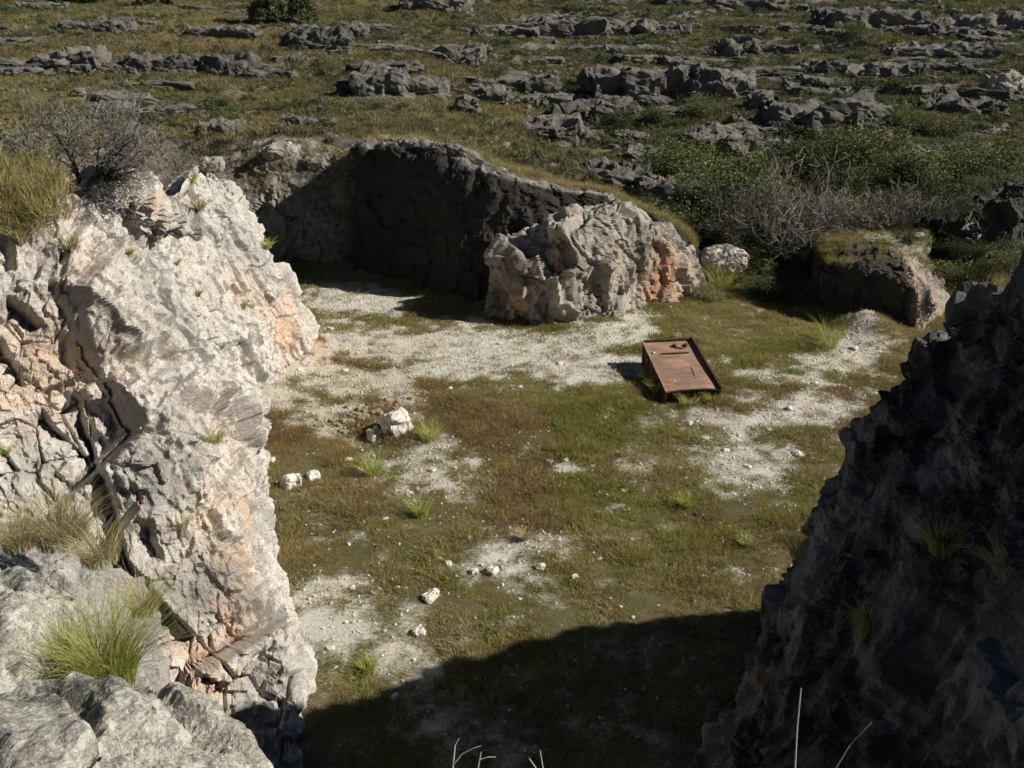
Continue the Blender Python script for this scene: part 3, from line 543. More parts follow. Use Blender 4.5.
# ------------------------------------------------------------------ loose rocks
import bmesh
_ICO = {}
def ico(sub):
    if sub not in _ICO:
        bm = bmesh.new(); bmesh.ops.create_icosphere(bm, subdivisions=sub, radius=1.0)
        _ICO[sub] = (np.array([v.co[:] for v in bm.verts]), np.array([[v.index for v in f.verts] for f in bm.faces])); bm.free()
    return _ICO[sub]
def ledge_mesh(name, dims, seed, mat, n=20, lichen=0.0, orange=0.0, rnd=0.35):
    """bedded, jointed outcrop: a rounded block whose faces break along blocks of fixed size in metres"""
    key = ('cube', n)
    if key not in _ICO:
        bm = bmesh.new(); bmesh.ops.create_cube(bm, size=2.0); bmesh.ops.subdivide_edges(bm, edges=bm.edges[:], cuts=n, use_grid_fill=True)
        bm.verts.ensure_lookup_table(); bm.verts.index_update(); _ICO[key] = (np.array([v.co[:] for v in bm.verts]), np.array([[v.index for v in f.verts] for f in bm.faces])); bm.free()
    C, F = _ICO[key]; d = np.array(dims)/2.0; S = C/np.linalg.norm(C, axis=1, keepdims=True); B = C*(1-rnd)+S*1.15*rnd
    p = B*d; nr = S/d**0.6; nr = nr/np.linalg.norm(nr, axis=1, keepdims=True); h = dims[2]
    w = p + 47.0*seed; a = np.clip(h*0.55, 0.3, 1.5)
    o0, e0, r0 = facet(w/np.array([2.6*a, 2.2*a, 1.5*a]), seed, 0.12); o1, e1, r1 = facet(w/np.array([1.0*a, 0.9*a, 0.5*a]), seed+3, 0.16); o2, e2, r2 = facet(w/(0.34*a), seed+5, 0.3)
    disp = a*(0.85*o0 + 0.42*o1 + 0.14*o2 + 0.5*fbm(w/(2.5*a), 3, seed+9) - 0.14*sstep(0.1, 0, e0) - 0.08*sstep(0.1, 0, e1))
    p = p + nr*disp[:, None]; p[:, 2] += 0.30*h; z = np.zeros(len(p))
    return mesh_np(name, p, F, mat, False, {'tone': 0.5*r0+0.5*r1, 'orange': z+orange, 'lichen': z+lichen})
def rock_mesh(name, dims, seed, mat, sub=4, box=0.62, amp=0.22, cell=0.55, lichen=0.0, orange=0.0, flat=True, strata=0.0):
    """angular rock about dims big, sitting with its base at z = -0.25 of its height"""
    V, F = ico(sub); d = np.array(dims)/2.0; s = min(dims)
    B = np.sign(V)*np.abs(V)**box; B = B/np.maximum(np.abs(B).max(), 1)
    p = B*d; n = V/d; n = n/np.linalg.norm(n, axis=1, keepdims=True)
    q = p/(cell*s) + 31.7*seed
    q = q + 0.35*np.stack([fbm(q, 2, seed), fbm(q, 2, seed+1), fbm(q, 2, seed+2)], 1)
    o1, e1, r1 = facet(q, seed, 0.2); o2, e2, r2 = facet(q*2.7, seed+5, 0.25)
    disp = amp*s*(1.0*o1 + 0.38*o2 + 0.8*fbm(q*0.4, 2, seed+8)) - 0.05*s*sstep(0.09, 0, e1)
    if strata: disp = disp + strata*s*0.12*np.sign(np.sin(p[:, 2]/s*14 + 2*fbm(q*0.5, 2, seed+3)))
    p = p + n*disp[:, None]; p[:, 2] += d[2]*0.5
    z = np.zeros(len(p))
    return mesh_np(name, p, F, mat, not flat, {'tone': 0.6*r1+0.4*r2, 'orange': z+orange, 'lichen': z+lichen})
def place(name, me, loc, rz=0.0, tilt=(0, 0), scale=(1, 1, 1)):
    o = mobj(name, me, None, loc); o.rotation_euler = (tilt[0], tilt[1], rz); o.scale = scale; return o

# white and pale stones on the quarry floor: px, py of the foot, width px, height px, label
STONES = [(398, 433, 25, 28, 'big white boulder standing tilted by a hollow in the quarry floor', 1), (375, 440, 13, 16, 'square white block beside the dark hollow, left of the big boulder', 1),
          (290, 489, 20, 17, 'white boulder with a flat top near the foot of the pale cliff', 1), (313, 480, 17, 9, 'low pale stone just right of the flat-topped white boulder', 1),
          (429, 602, 17, 11, 'triangular white stone in the grass above the foreground shadow', 1), (492, 575, 12, 10, 'small white block in the middle of the stony grass patch', 1),
          (418, 636, 13, 11, 'rounded whitish stone closest to the foreground shadow edge', 1), (474, 574, 8, 7, 'small pale stone just left of the small white block', 1),
          (448, 566, 8, 6, 'small whitish stone above the triangular white stone', 1), (541, 571, 9, 9, 'upright pale stone right of the small white block', 1),
          (503, 562, 6, 5, '', 0), (575, 578, 7, 6, '', 0), (550, 464, 9, 5, '', 0), (566, 462, 7, 5, '', 0), (348, 462, 9, 5, '', 0), (432, 472, 8, 5, '', 0), (455, 470, 6, 5, '', 0), (265, 470, 8, 6, '', 0), (271, 462, 7, 5, '', 0),
          (410, 494, 6, 4, '', 0), (417, 510, 5, 4, '', 0), (624, 492, 7, 5, '', 0), (640, 466, 7, 5, '', 0), (705, 440, 8, 5, '', 0), (726, 452, 7, 5, '', 0), (748, 468, 8, 5, '', 0), (800, 456, 14, 5, '', 0), (690, 425, 7, 5, '', 0), (770, 432, 8, 5, '', 0), (620, 395, 6, 4, '', 0),
          (606, 420, 6, 4, '', 0), (470, 540, 6, 5, '', 0), (520, 600, 6, 4, '', 0), (385, 520, 6, 4, '', 0), (440, 560, 6, 4, '', 0), (600, 560, 6, 4, '', 0), (352, 590, 7, 5, '', 0), (330, 650, 8, 5, '', 0), (372, 668, 9, 6, '', 0), (395, 700, 10, 6, '', 0), (520, 690, 7, 5, '', 0), (600, 720, 7, 5, '', 0),
          (840, 372, 9, 5, '', 0), (815, 385, 8, 4, '', 0), (790, 410, 8, 5, '', 0), (855, 350, 9, 5, '', 0), (500, 345, 6, 4, '', 0), (560, 365, 6, 4, '', 0), (450, 390, 7, 4, '', 0), (520, 388, 6, 4, '', 0), (330, 330, 7, 4, '', 0), (345, 372, 7, 4, '', 0), (300, 372, 8, 5, '', 0), (680, 470, 6, 4, '', 0)]
for i, (px, py, w, h, lab, big) in enumerate(STONES):
    p = ground_hit(px, py); k = project(p)[2]/FOC; W, H = w*k, h*k*1.05
    me = rock_mesh('stone', (W, W*0.8, H), 300+i, M['white_stone'], 4 if big else 3, box=0.55 if big else 0.7, amp=0.25)
    o = place('white_boulder' if w > 18 else 'white_stone', me, (p[0], p[1]+W*0.3, p[2]-0.04), random.uniform(0, 6.3) if i > 2 else 0.75, (0, -0.3 if i == 0 else 0))
    tag(o, lab or None, 'boulder' if w > 18 else 'stone', 'pale stones on the quarry floor')
    if not lab: later(o, 'small pale stone', FLM)

# rubble heap with the hollow
tan_rock = rock_mat('tan_rubble', (0.44, 0.36, 0.25), (0.30, 0.24, 0.165), (0.14, 0.115, 0.08), dark_cut=(0.6, 0.8), bump_d=0.02)
rub = [rock_mesh('rubble', (0.3, 0.24, 0.2), 500+k, tan_rock, 2, amp=0.25) for k in range(4)]
for i in range(46):
    px = rng.normal(362, 22); py = rng.normal(418, 8) + 0.25*(362-px); p = ground_hit(px, py)
    s = rng.uniform(0.5, 1.25); o = place('rubble_stone', rub[i % 4], (p[0], p[1], p[2]), rng.uniform(0, 6.3), (0, 0), (s, s, s))
    tag(o, 'small tan stone in the rubble heap by the big white boulder', 'stone', 'rubble by the white boulder')

# pale gravel mound beyond the sunlit block
p = ground_hit(722, 274); me = rock_mesh('mound', (3.2, 2.6, 2.0), 41, M['white_stone'], 5, box=0.95, amp=0.07, cell=0.3, orange=0.35)
tag(place('gravel_mound', me, (p[0]+.1, p[1]+0.6, p[2]+0.15)), 'rounded pale gravel mound just right of the sunlit block', 'mound')

# foreground slabs
SL = [('lichen_slab', (-2.70, 2.75, 12.60), (3.3, 2.6, 1.9), 0.10, (0.0, 0.0), 'grey lichen-covered rock slab in the bottom left corner', 11),
      ('lichen_slab', (-5.15, 6.7, 10.95), (2.3, 2.8, 1.8), -0.15, (-0.1, 0.05), 'pale grey slab at the left edge behind the bright green tuft', 23)]
for nm, loc, dm, rz, tl, lab, sd_ in SL:
    me = rock_mesh(nm, dm, sd_, M['slab'], 7, box=0.6, amp=0.10, cell=0.42, lichen=0.35)
    co = np.empty(len(me.vertices)*3, np.float32); me.vertices.foreach_get('co', co); co = co.reshape(-1, 3)
    nrm = np.empty(len(me.vertices)*3, np.float32); me.vertices.foreach_get('normal', nrm); nrm = nrm.reshape(-1, 3)
    o1, e1, r1 = facet(co/0.16, sd_+3, 0.3); co = co + nrm*(0.025*o1 + 0.045*fbm(co/0.3, 4, sd_) + 0.012*fbm(co/0.05, 3, sd_+9))[:, None]
    me.vertices.foreach_set('co', co.ravel()); me.update()
    tag(place(nm, me, loc, rz, tl), lab, 'rock', 'foreground slabs')

# ------------------------------------------------------------------ hillside ledges and boulders
def hill_rock(px0, px1, pt, pb, label, seed, name='rock_ledge', mat='hill_rock', rz=0.0, lichen=0.15, n=24, bould=False):
    p = ground_hit((px0+px1)/2, pb, 45); k = project(p)[2]/FOC; W = (px1-px0)*k; H = (pb-pt)*k*0.85
    if bould: me = ledge_mesh(name, (W, W*0.8, H*1.2), seed, M[mat], n, lichen, rnd=0.7); return place(name, me, (p[0], p[1]+W*0.3, p[2]-0.1*H), rz)
    Dp = float(np.clip(H*3.0, 2.5, 7.0)); me = ledge_mesh(name, (W, Dp, H*1.15), seed, M[mat], n, lichen, rnd=0.30)
    return place(name, me, (p[0], p[1]+Dp*0.42, p[2]-0.08*H), rz, (rng.normal(0.03, .03), rng.normal(0, .04)))
LEDGES = [(588, 704, 62, 102, 'long dark ledge in the middle of the right hillside, facing the quarry'), (700, 762, 70, 98, 'grey ledge continuing right of the long dark ledge'),
  (775, 895, 92, 140, 'large dark sloping rock mass on the right hillside'), (662, 790, -10, 13, 'broad rock band at the top edge of the hillside'), (505, 612, 18, 40, 'blocky ledge with an orange end near the top centre'),
  (430, 482, 44, 66, 'dark wedge-shaped ledge left of the top centre'), (352, 442, 72, 98, 'rounded grey ledge on the hillside behind the back wall crest'), (205, 247, 56, 77, 'boulder-like ledge at the right end of the left rock row'),
  (150, 196, 54, 73, 'rock hump in the left rock row, left of the boulder-like ledge'), (100, 150, 57, 75, 'dark notched rock in the middle of the left rock row'), (30, 96, 50, 68, 'low rock at the left end of the left rock row'),
  (820, 930, 8, 31, 'long arched ledge near the top right'), (930, 1030, 16, 36, 'ledge reaching the right edge near the top'), (560, 640, 100, 122, 'low shaded ledge below the long dark ledge'),
  (470, 560, 72, 92, 'grey ledge between the wedge ledge and the long dark ledge'), (610, 690, 20, 36, 'flat ledge under the broad rock band'), (690, 762, 130, 158, 'broken rocks below the grey ledge, above the bare shrubs'),
  (400, 470, -6, 12, 'rock band at the top edge left of centre'), (848, 930, 62, 80, 'low pale-edged ledge on the right hillside'), (930, 1010, 95, 116, 'dark rock below the pale boulder at the right'),
  (720, 800, 40, 56, 'pair of low rocks under the broad rock band'), (590, 650, 165, 190, 'broken rock pile just behind the sunlit block crest'), (475, 512, 86, 106, 'dark squat rock beside the lone boulder'),
  (640, 720, 178, 205, 'low rock half hidden by bushes behind the sunlit block'), (290, 345, 24, 50, 'row of rounded rocks right of the two trees'), (185, 260, 26, 38, 'shadowed rock strip left of the two trees'),
  (60, 130, 20, 32, 'faint rock strip at the top left'), (800, 850, 60, 74, 'small ledge right of centre on the right hillside'), (520, 580, 118, 140, 'rock outcrop among scrub in the middle of the hill'),
  (890, 1000, 44, 60, 'thin pale ledge under the long arched ledge'), (280, 330, 118, 128, 'flat bedrock patch above the back-left wall'), (195, 240, 122, 134, 'flat pale rock beyond the bare shrub')]
for i, (a, b, t_, u, lab) in enumerate(LEDGES):
    o = hill_rock(a, b, t_, u, lab, 600+i, rz=rng.uniform(-0.12, 0.12)); tag(o, lab, 'rock', 'ledges on the hillside')
BOULD = [(454, 481, 93, 116, 'lone rounded boulder with a long shadow on the hillside'), (318, 334, 24, 42, 'light grey boulder closest to the two trees'), (336, 352, 34, 52, 'grey boulder right of the light grey one by the trees'),
  (472, 487, 24, 38, 'egg-shaped boulder on top of the dark wedge ledge'), (344, 366, 22, 38, 'bulky boulder right of the two trees'), (742, 772, 88, 112, 'upright grey boulder left of the large sloping rock mass'), (815, 838, 116, 136, 'pale boulder in front of the large sloping rock mass'),
  (732, 752, 112, 128, 'grey boulder below the upright one'), (988, 1026, 66, 94, 'pale broken boulder at the right edge of the hillside'), (908, 942, 150, 162, 'flat white boulder in the bright green grass'), (718, 744, 42, 58, 'dark round boulder below the broad rock band'),
  (880, 906, 66, 78, 'whale-backed boulder on the right hillside'), (612, 632, 168, 186, 'jagged boulder behind the ridge crest'), (735, 760, 175, 195, 'tan boulder among the bare shrubs'), (195, 232, 150, 168, 'grey boulder on the crest of the pale hump'),
  (266, 300, 142, 158, 'pale boulder on the lip of the back-left wall')]
for i, (a, b, t_, u, lab) in enumerate(BOULD):
    pale = 'pale' in lab or 'white' in lab
    if i >= 14:
        p = pix((a+b)/2, u, 42.5 if i == 14 else 65.5); k = project(p)[2]/FOC*(0.62 if i == 14 else 1); W, H = (b-a)*k, (u-t_)*k
        me = rock_mesh('boulder', (W, W*.8, H*1.2), 700+i, M['cliff_grey'], 4, amp=0.24); o = place('boulder', me, p)
    else:
        o = hill_rock(a, b, t_, u, lab, 700+i, 'boulder', lichen=0.0 if pale else 0.15, mat='cliff_grey' if pale else 'hill_rock', n=14, bould=True)
    tag(o, lab, 'boulder', 'boulders on the hillside')
# the lesser rocks that strew the slope
protos = [ledge_mesh('boulder', (1.5, 1.2, 0.95), 800+k, M['hill_rock'], 9, rnd=0.65) for k in range(8)]
protol = [ledge_mesh('rock_ledge', (6.0, 3.4, 1.25), 820+k, M['hill_rock'], 18) for k in range(8)]
HILL_N = 215; k = 0
while k < HILL_N:
    px = rng.uniform(-20, 1044); py = rng.uniform(-6, 215)
    right = sstep(300, 620, px)
    if rng.random() > 0.30 + 0.70*right: continue
    if 60 < px < 420 and py > 128: continue
    if px < 640 and py > 130 + 0.12*max(0, px-420): continue
    if px > 680 and py > 165: continue
    p = ground_hit(px, py, 60); led = rng.random() < 0.62; s = rng.uniform(0.35, 0.95)*(1.0 if led else 0.9)
    o = place('rock_ledge' if led else 'boulder', (protol if led else protos)[k % 8], (p[0], p[1]+(1.4*s if led else 0.3), p[2]-0.05*s), rng.normal(0, 0.2), (rng.normal(0.03, .04), rng.normal(0, .05)), (s*rng.uniform(.8, 1.6), s*rng.uniform(.8, 1.3), s*rng.uniform(.5, .9)))
    if led: tag(o, None, 'rock', 'small ledges strewn over the hillside')
    else: tag(o, None, 'boulder', 'small boulders strewn over the hillside')
    later(o, 'low grey ledge' if led else 'small grey boulder', HLM); k += 1
# broken beds that run across the slope
for ci, (xa, xb, ya, yb_) in enumerate(((500, 1030, 30, 36), (350, 620, 92, 108), (560, 780, 104, 118), (770, 1010, 84, 74), (560, 760, 52, 58), (20, 260, 72, 66))):
    x_ = xa
    while x_ < xb:
        yy = ya+(yb_-ya)*(x_-xa)/(xb-xa)+rng.normal(0, 3); p = ground_hit(x_, yy, 60); s = rng.uniform(.55, .95); w_ = 6.0*s*FOC/project(p)[2]
        if rng.random() < .8:
            o = place('rock_ledge', protol[int(rng.integers(0, 8))], (p[0], p[1]+1.4*s, p[2]-0.05*s), rng.normal(0, .12), (rng.normal(.03, .03), rng.normal(0, .04)), (s*1.1, s, s*rng.uniform(.6, 1.0)))
            tag(o, None, 'rock', 'small ledges strewn over the hillside'); later(o, 'low bedded ledge', HLM)
        x_ += w_*rng.uniform(.7, 1.15)
# dark outcrop at the right edge behind the bank
me = ledge_mesh('outcrop', (7.5, 5, 4.6), 77, M['hill_rock'], 50, lichen=0.8)
p = pix(1012, 232, 60); tag(place('rock_outcrop', me, (p[0]+1.4, p[1]+2.5, p[2]-1.6), 0.5), 'dark outcrop at the right edge, above the low bank', 'rock')

# ------------------------------------------------------------------ rusty truck body
def rust(name, a, b, c):
    m = NT(name, 0.8); co = m.coord('Object'); n1 = m.noise(co, 0.9, 5, 0.7); n2 = m.noise(co, 9.0, 5, 0.7)
    mp = m.n('ShaderNodeMapping'); mp.inputs['Scale'].default_value = (0.9, 2.4, 1); m.l(co, mp.inputs[0]); n3 = m.noise(mp.outputs[0], 1.2, 4, 0.6)
    x = m.mix(m.ramp(n1, [(0.40, 0.0), (0.60, 1.0)]), a, b); x = m.mix(m.ramp(n3, [(0.46, 0.0), (0.70, 0.65)]), x, c)
    x = m.mix(m.ramp(n2, [(0.55, 0.0), (0.75, 0.5)]), x, (0.42, 0.22, 0.11)); m.color(x); m.bump(n2, 0.4, 0.01); return m.m
M['rust'] = rust('rusty_plate', (0.43, 0.265, 0.175), (0.28, 0.185, 0.135), (0.17, 0.12, 0.095))
M['rust_dark'] = rust('dark_rusty_steel', (0.075, 0.042, 0.028), (0.11, 0.058, 0.034), (0.055, 0.035, 0.026))
def boxes(lst):
    V = []; F = []
    for (x0, x1, y0, y1, z0, z1) in lst:
        b = len(V); V += [(x, y, z) for z in (z0, z1) for y in (y0, y1) for x in (x0, x1)]
        F += [[b+i for i in f] for f in ((0, 2, 3, 1), (4, 5, 7, 6), (0, 1, 5, 4), (2, 6, 7, 3), (0, 4, 6, 2), (1, 3, 7, 5))]
    return np.array(V, float), np.array(F)
def tubes(paths, sides=3):
    """paths: list of (points, radii) -> V, F (quads)"""
    V = []; F = []
    for pts, rad in paths:
        pts = np.asarray(pts, float); base = len(V)
        for i in range(len(pts)):
            t = pts[min(i+1, len(pts)-1)] - pts[max(i-1, 0)]; t = t/max(np.linalg.norm(t), 1e-9)
            u = np.cross(t, (0.31, 0.17, 0.94) if abs(t[2]) < 0.85 else (1, 0, 0)); u /= np.linalg.norm(u); w = np.cross(t, u)
            for s in range(sides):
                a = 2*math.pi*s/sides; V.append(pts[i] + rad[i]*(math.cos(a)*u + math.sin(a)*w))
        for i in range(len(pts)-1):
            for s in range(sides):
                a = base+i*sides+s; b = base+i*sides+(s+1) % sides; F.append((a, b, b+sides, a+sides))
    return np.array(V), np.array(F)
BW_, BL, BH = 2.36, 5.25, 0.68
near = pix(694, 389, 39.75)
tb = empty('truck_body', (near[0], near[1], float(G(near[0], near[1])[0])-0.16), 0.075); tb.rotation_euler = (math.radians(4.6), math.radians(-1.5), 0.075)
tag(tb, 'overturned rusty steel truck body lying in the grass of the quarry floor', 'truck body')
def part(name, me, parent): return mobj(name, me, parent)
def plate(y0, y1):
    nx, ny = 25, 13; x = np.linspace(-BW_/2+0.03, BW_/2-0.03, nx); y = np.linspace(y0, y1, ny); Xp, Yp = np.meshgrid(x, y, indexing='ij')
    bow = 0.12*(1-(2*Xp/BW_)**2)*sstep(3.0, 0.0, Yp)
    Zp = BH + bow + 0.012*vnoise(np.stack([Xp.ravel()*1.6, Yp.ravel()*1.6, Xp.ravel()*0], 1), 8).reshape(Xp.shape)
    top = np.stack([Xp, Yp, Zp], 2).reshape(-1, 3); bot = top - np.array([0, 0, 0.02]); Q1 = grid_quads(nx, ny); n = nx*ny
    rim = []; idx = np.arange(n).reshape(nx, ny)
    for e in (idx[:, 0], idx[::-1, -1], idx[0, ::-1], idx[-1, :]):
        for a, b in zip(e[:-1], e[1:]): rim.append((b, a, a+n, b+n))
    return mesh_np('plate', np.concatenate([top, bot]), np.concatenate([Q1, Q1[:, ::-1]+n, np.array(rim)]), M['rust'], False)
PL = [part('floor_plate', plate(y0, y1), tb) for y0, y1 in ((0.0, 1.70), (1.712, 3.45), (3.462, BL-0.03))]
def bpart(name, lst, mat, parent=tb): V, F = boxes(lst); return part(name, mesh_np(name, V, F, M[mat]), parent)
bpart('side_panel', [(-BW_/2-0.025, -BW_/2+0.025, 0, BL, -0.4, BH+0.03)], 'rust_dark'); bpart('side_panel', [(BW_/2-0.02, BW_/2+0.03, 0, BL, -0.4, BH+0.10)], 'rust_dark')
bpart('end_panel', [(-BW_/2+0.03, BW_/2-0.03, BL-0.03, BL+0.02, -0.4, BH+0.06)], 'rust_dark')
bpart('end_panel', [(-BW_/2+0.03, BW_/2-0.03, 0.30, 0.34, -0.4, BH-0.03)], 'rust_dark')
bpart('edge_rail', [(-BW_/2-0.05, -BW_/2+0.035, -0.02, BL+0.03, BH+0.03, BH+0.075)], 'rust'); bpart('edge_rail', [(BW_/2-0.04, BW_/2+0.05, -0.02, BL+0.03, BH+0.10, BH+0.17)], 'rust_dark')
bpart('edge_rail', [(-BW_/2+0.036, BW_/2-0.041, BL-0.06, BL+0.03, BH+0.061, BH+0.12)], 'rust_dark')
for k in range(5):
    yy = 0.5 + 1.05*k; bpart('side_rib', [(-BW_/2-0.07, -BW_/2-0.027, yy, yy+0.07, -0.3, BH+0.02)], 'rust_dark')
bpart('cross_bar', [(-0.62, 0.68, 3.78, 3.86, BH+0.012, BH+0.06)], 'rust_dark', PL[2])
V, F = tubes([([(0.28, 1.0, BH+0.07), (0.40, 1.7, BH+0.05), (0.43, 2.3, BH+0.025)], [0.018, 0.018, 0.018])], 4); part('seam_strip', mesh_np('seam_strip', V, F, M['rust_dark']), tb)
for cx in (0.20, 0.74):
    V, F = ico(2); part('lifting_lug', mesh_np('lifting_lug', V*np.array([0.10, 0.15, 0.09])+np.array([cx, BL-0.62, BH+0.05]), F, M['rust_dark'], True), PL[2])
V, F = tubes([([(0.20, BL-0.66, BH+.05), (0.28, BL-0.86, BH+.05), (0.47, BL-0.94, BH+.05), (0.66, BL-0.88, BH+.05), (0.74, BL-0.66, BH+.05)], [0.035]*5)], 5); part('lifting_handle', mesh_np('lifting_handle', V, F, M['rust_dark']), PL[2])
for bx_, by in ((-0.62, 0.95), (-0.92, 4.0)):
    V, F = ico(2); part('bolt', mesh_np('bolt', V*np.array([0.06, 0.09, 0.05])+np.array([bx_, by, BH+0.03]), F, M['white_stone'], True, {'tone': np.zeros(len(V))}), PL[0 if by < 2 else 2])
V, F = tubes([([(0.15, BL, BH+.1), (0.13, BL+.03, BH+.42), (0.35, BL+.06, BH+.47), (0.72, BL+.05, BH+.45), (0.74, BL, BH+.1)], [0.018]*5)], 5); part('wire_loop', mesh_np('wire_loop', V, F, M['rust_dark']), tb)
V, F = tubes([([(-BW_/2, 0.04, BH-0.01), (-0.6, 0.03, BH+0.06), (0, 0.03, BH+0.085), (0.6, 0.03, BH+0.06), (BW_/2, 0.04, BH-0.01)], [0.04]*5)], 6); part('front_beam', mesh_np('front_beam', V, F, M['rust_dark']), tb)

# ------------------------------------------------------------------ plants: meshes
def blades(n, h, spread, width, seed, lean=0.5, hvar=0.5, segs=2):
    """a tuft of n bent tapering blades -> V, F(tris)"""
    r = np.random.default_rng(seed); V = []; F = []
    for i in range(n):
        a = r.uniform(0, 6.283); d = spread*math.sqrt(r.random()); bx, by = d*math.cos(a), d*math.sin(a)
        hh = h*(1-hvar*r.random()); la = a + r.normal(0, 0.7); ln = lean*hh*r.uniform(0.2, 1.1); w = width*r.uniform(0.6, 1.2)
        fa = r.uniform(0, 6.283); wx, wy = 0.5*w*math.cos(fa), 0.5*w*math.sin(fa); b = len(V)
        for s in range(segs):
            t = s/segs; o = ln*t*t; z = hh*(t - 0.18*lean*t*t); k = 1-0.55*t
            V += [(bx+o*math.cos(la)-wx*k, by+o*math.sin(la)-wy*k, z), (bx+o*math.cos(la)+wx*k, by+o*math.sin(la)+wy*k, z)]
        V.append((bx+ln*math.cos(la), by+ln*math.sin(la), hh*(1-0.18*lean)))
        for s in range(segs-1):
            c = b+2*s; F += [(c, c+1, c+3), (c, c+3, c+2)]
        c = b+2*(segs-1); F.append((c, c+1, c+2))
    return np.array(V), np.array(F)
def branches(h, spread, seed, n0=5, depth=4, thick=0.05, droop=0.0, bias=(0, 0), kids=4, thin=0.35, wig=0.25):
    """bare multi-stemmed shrub -> list of (points, radii), thick stems first"""
    r = np.random.default_rng(seed); out = []; tips = []
    def grow(p, d, L, rad, lev):
        pts = [p]; rr = [rad]; n = 4 if lev < 2 else 3; q = np.array(p, float)
        for i in range(n):
            d = d + r.normal(0, wig, 3)*(0.6 if lev == 0 else 1); d[2] += 0.08 - droop*lev*0.1; d = d/np.linalg.norm(d)
            q = q + d*L/n; pts.append(q.copy()); rr.append(rad*(1-(0.6*(i+1)/n)))
        out.append((lev, pts, rr)); 
        if lev >= depth: tips.append(q); return
        for k in range(kids if lev > 0 else kids+1):
            i = r.integers(1, n+1); nd = d + r.normal(0, 0.62, 3); nd[2] = abs(nd[2])*0.8+0.05 if droop == 0 else nd[2]
            grow(pts[i], nd/np.linalg.norm(nd), L*r.uniform(0.5, 0.78), rr[i]*r.uniform(0.5, 0.75), lev+1)
    for k in range(n0):
        a = r.uniform(0, 6.283); d = np.array([math.cos(a)*spread+bias[0], math.sin(a)*spread+bias[1], 1.0]); d /= np.linalg.norm(d)
        grow(np.array([0.08*math.cos(a)*n0*0.3, 0.08*math.sin(a)*n0*0.3, -0.1]), d, h*r.uniform(0.42, 0.6), thick*r.uniform(0.6, 1.1), 0)
    return out, tips
def leaves(cent, n, rad, size, seed, flat=0.8, elong=1.6):
    """n leaf quads in clumps round the given centres -> V, F(quads)"""
    r = np.random.default_rng(seed); cent = np.asarray(cent); c = cent[r.integers(0, len(cent), n)]
    off = r.normal(0, 1, (n, 3)); off = off/np.linalg.norm(off, axis=1, keepdims=True)*(r.random((n, 1))**0.5)*rad; off[:, 2] *= flat
    p = c+off; u = r.normal(0, 1, (n, 3)); u /= np.linalg.norm(u, axis=1, keepdims=True); v = np.cross(u, r.normal(0, 1, (n, 3))); v /= np.linalg.norm(v, axis=1, keepdims=True)
    s = size*r.uniform(0.6, 1.3, (n, 1)); a = u*s*elong*0.5; b = v*s*0.5
    V = np.stack([p-a, p-b*0.9, p+a, p+b*0.9], 1).reshape(-1, 3); return V, np.arange(4*n).reshape(n, 4)
class Plant:
    """parts shared by every copy of one kind"""
    def __init__(s, parts): s.parts = parts
    def put(s, name, loc, rz, sc, label, cat, group=None, tilt=(0, 0)):
        o = empty(name, loc, rz); o.rotation_euler = (tilt[0], tilt[1], rz); o.scale = sc if isinstance(sc, tuple) else (sc, sc, sc)
        for n, me in s.parts: link(bpy.data.objects.new(n, me), o)
        return tag(o, label, cat, group)
def bush_plant(seed, leaf, bark='bark_dark', h=1.6, nl=700, lsize=0.11, rad=0.42, spread=0.8, depth=2, clumps=None):
    br, tips = branches(h, spread, seed, 5, depth, 0.03*h, kids=3)
    V, F = tubes([(p, r) for l, p, r in br if l < 3], 3); st = mesh_np('stems', V, F, M[bark])
    cent = np.array(tips); r = np.random.default_rng(seed+1); V, F = leaves(cent, nl, rad*h*0.5, lsize, seed+2)
    V[:, 2] = np.maximum(V[:, 2], 0.02)
    return Plant([('stems', st), ('foliage', mesh_np('foliage', V, F, M[leaf]))])
def bare_plant(seed, h, spread, bark, n0=6, depth=4, thick=0.06, twig_min=0.008, bias=(0, 0), kids=4, droop=0.0, leaf=None, nl=0, lsize=0.08):
    br, tips = branches(h, spread, seed, n0, depth, thick, droop, bias, kids)
    a = [(p, r) for l, p, r in br if l < 2]; b = [(p, [max(x, twig_min) for x in r]) for l, p, r in br if l >= 2]
    parts = []
    V, F = tubes(a, 5); parts.append(('stems', mesh_np('stems', V, F, M[bark])))
    V, F = tubes(b, 3); parts.append(('twigs', mesh_np('twigs', V, F, M['bark_twig' if bark == 'bark_dark' else bark])))
    if leaf: V, F = leaves(np.array(tips), nl, 0.3, lsize, seed+3); parts.append(('foliage', mesh_np('foliage', V, F, M[leaf])))
    return Plant(parts)

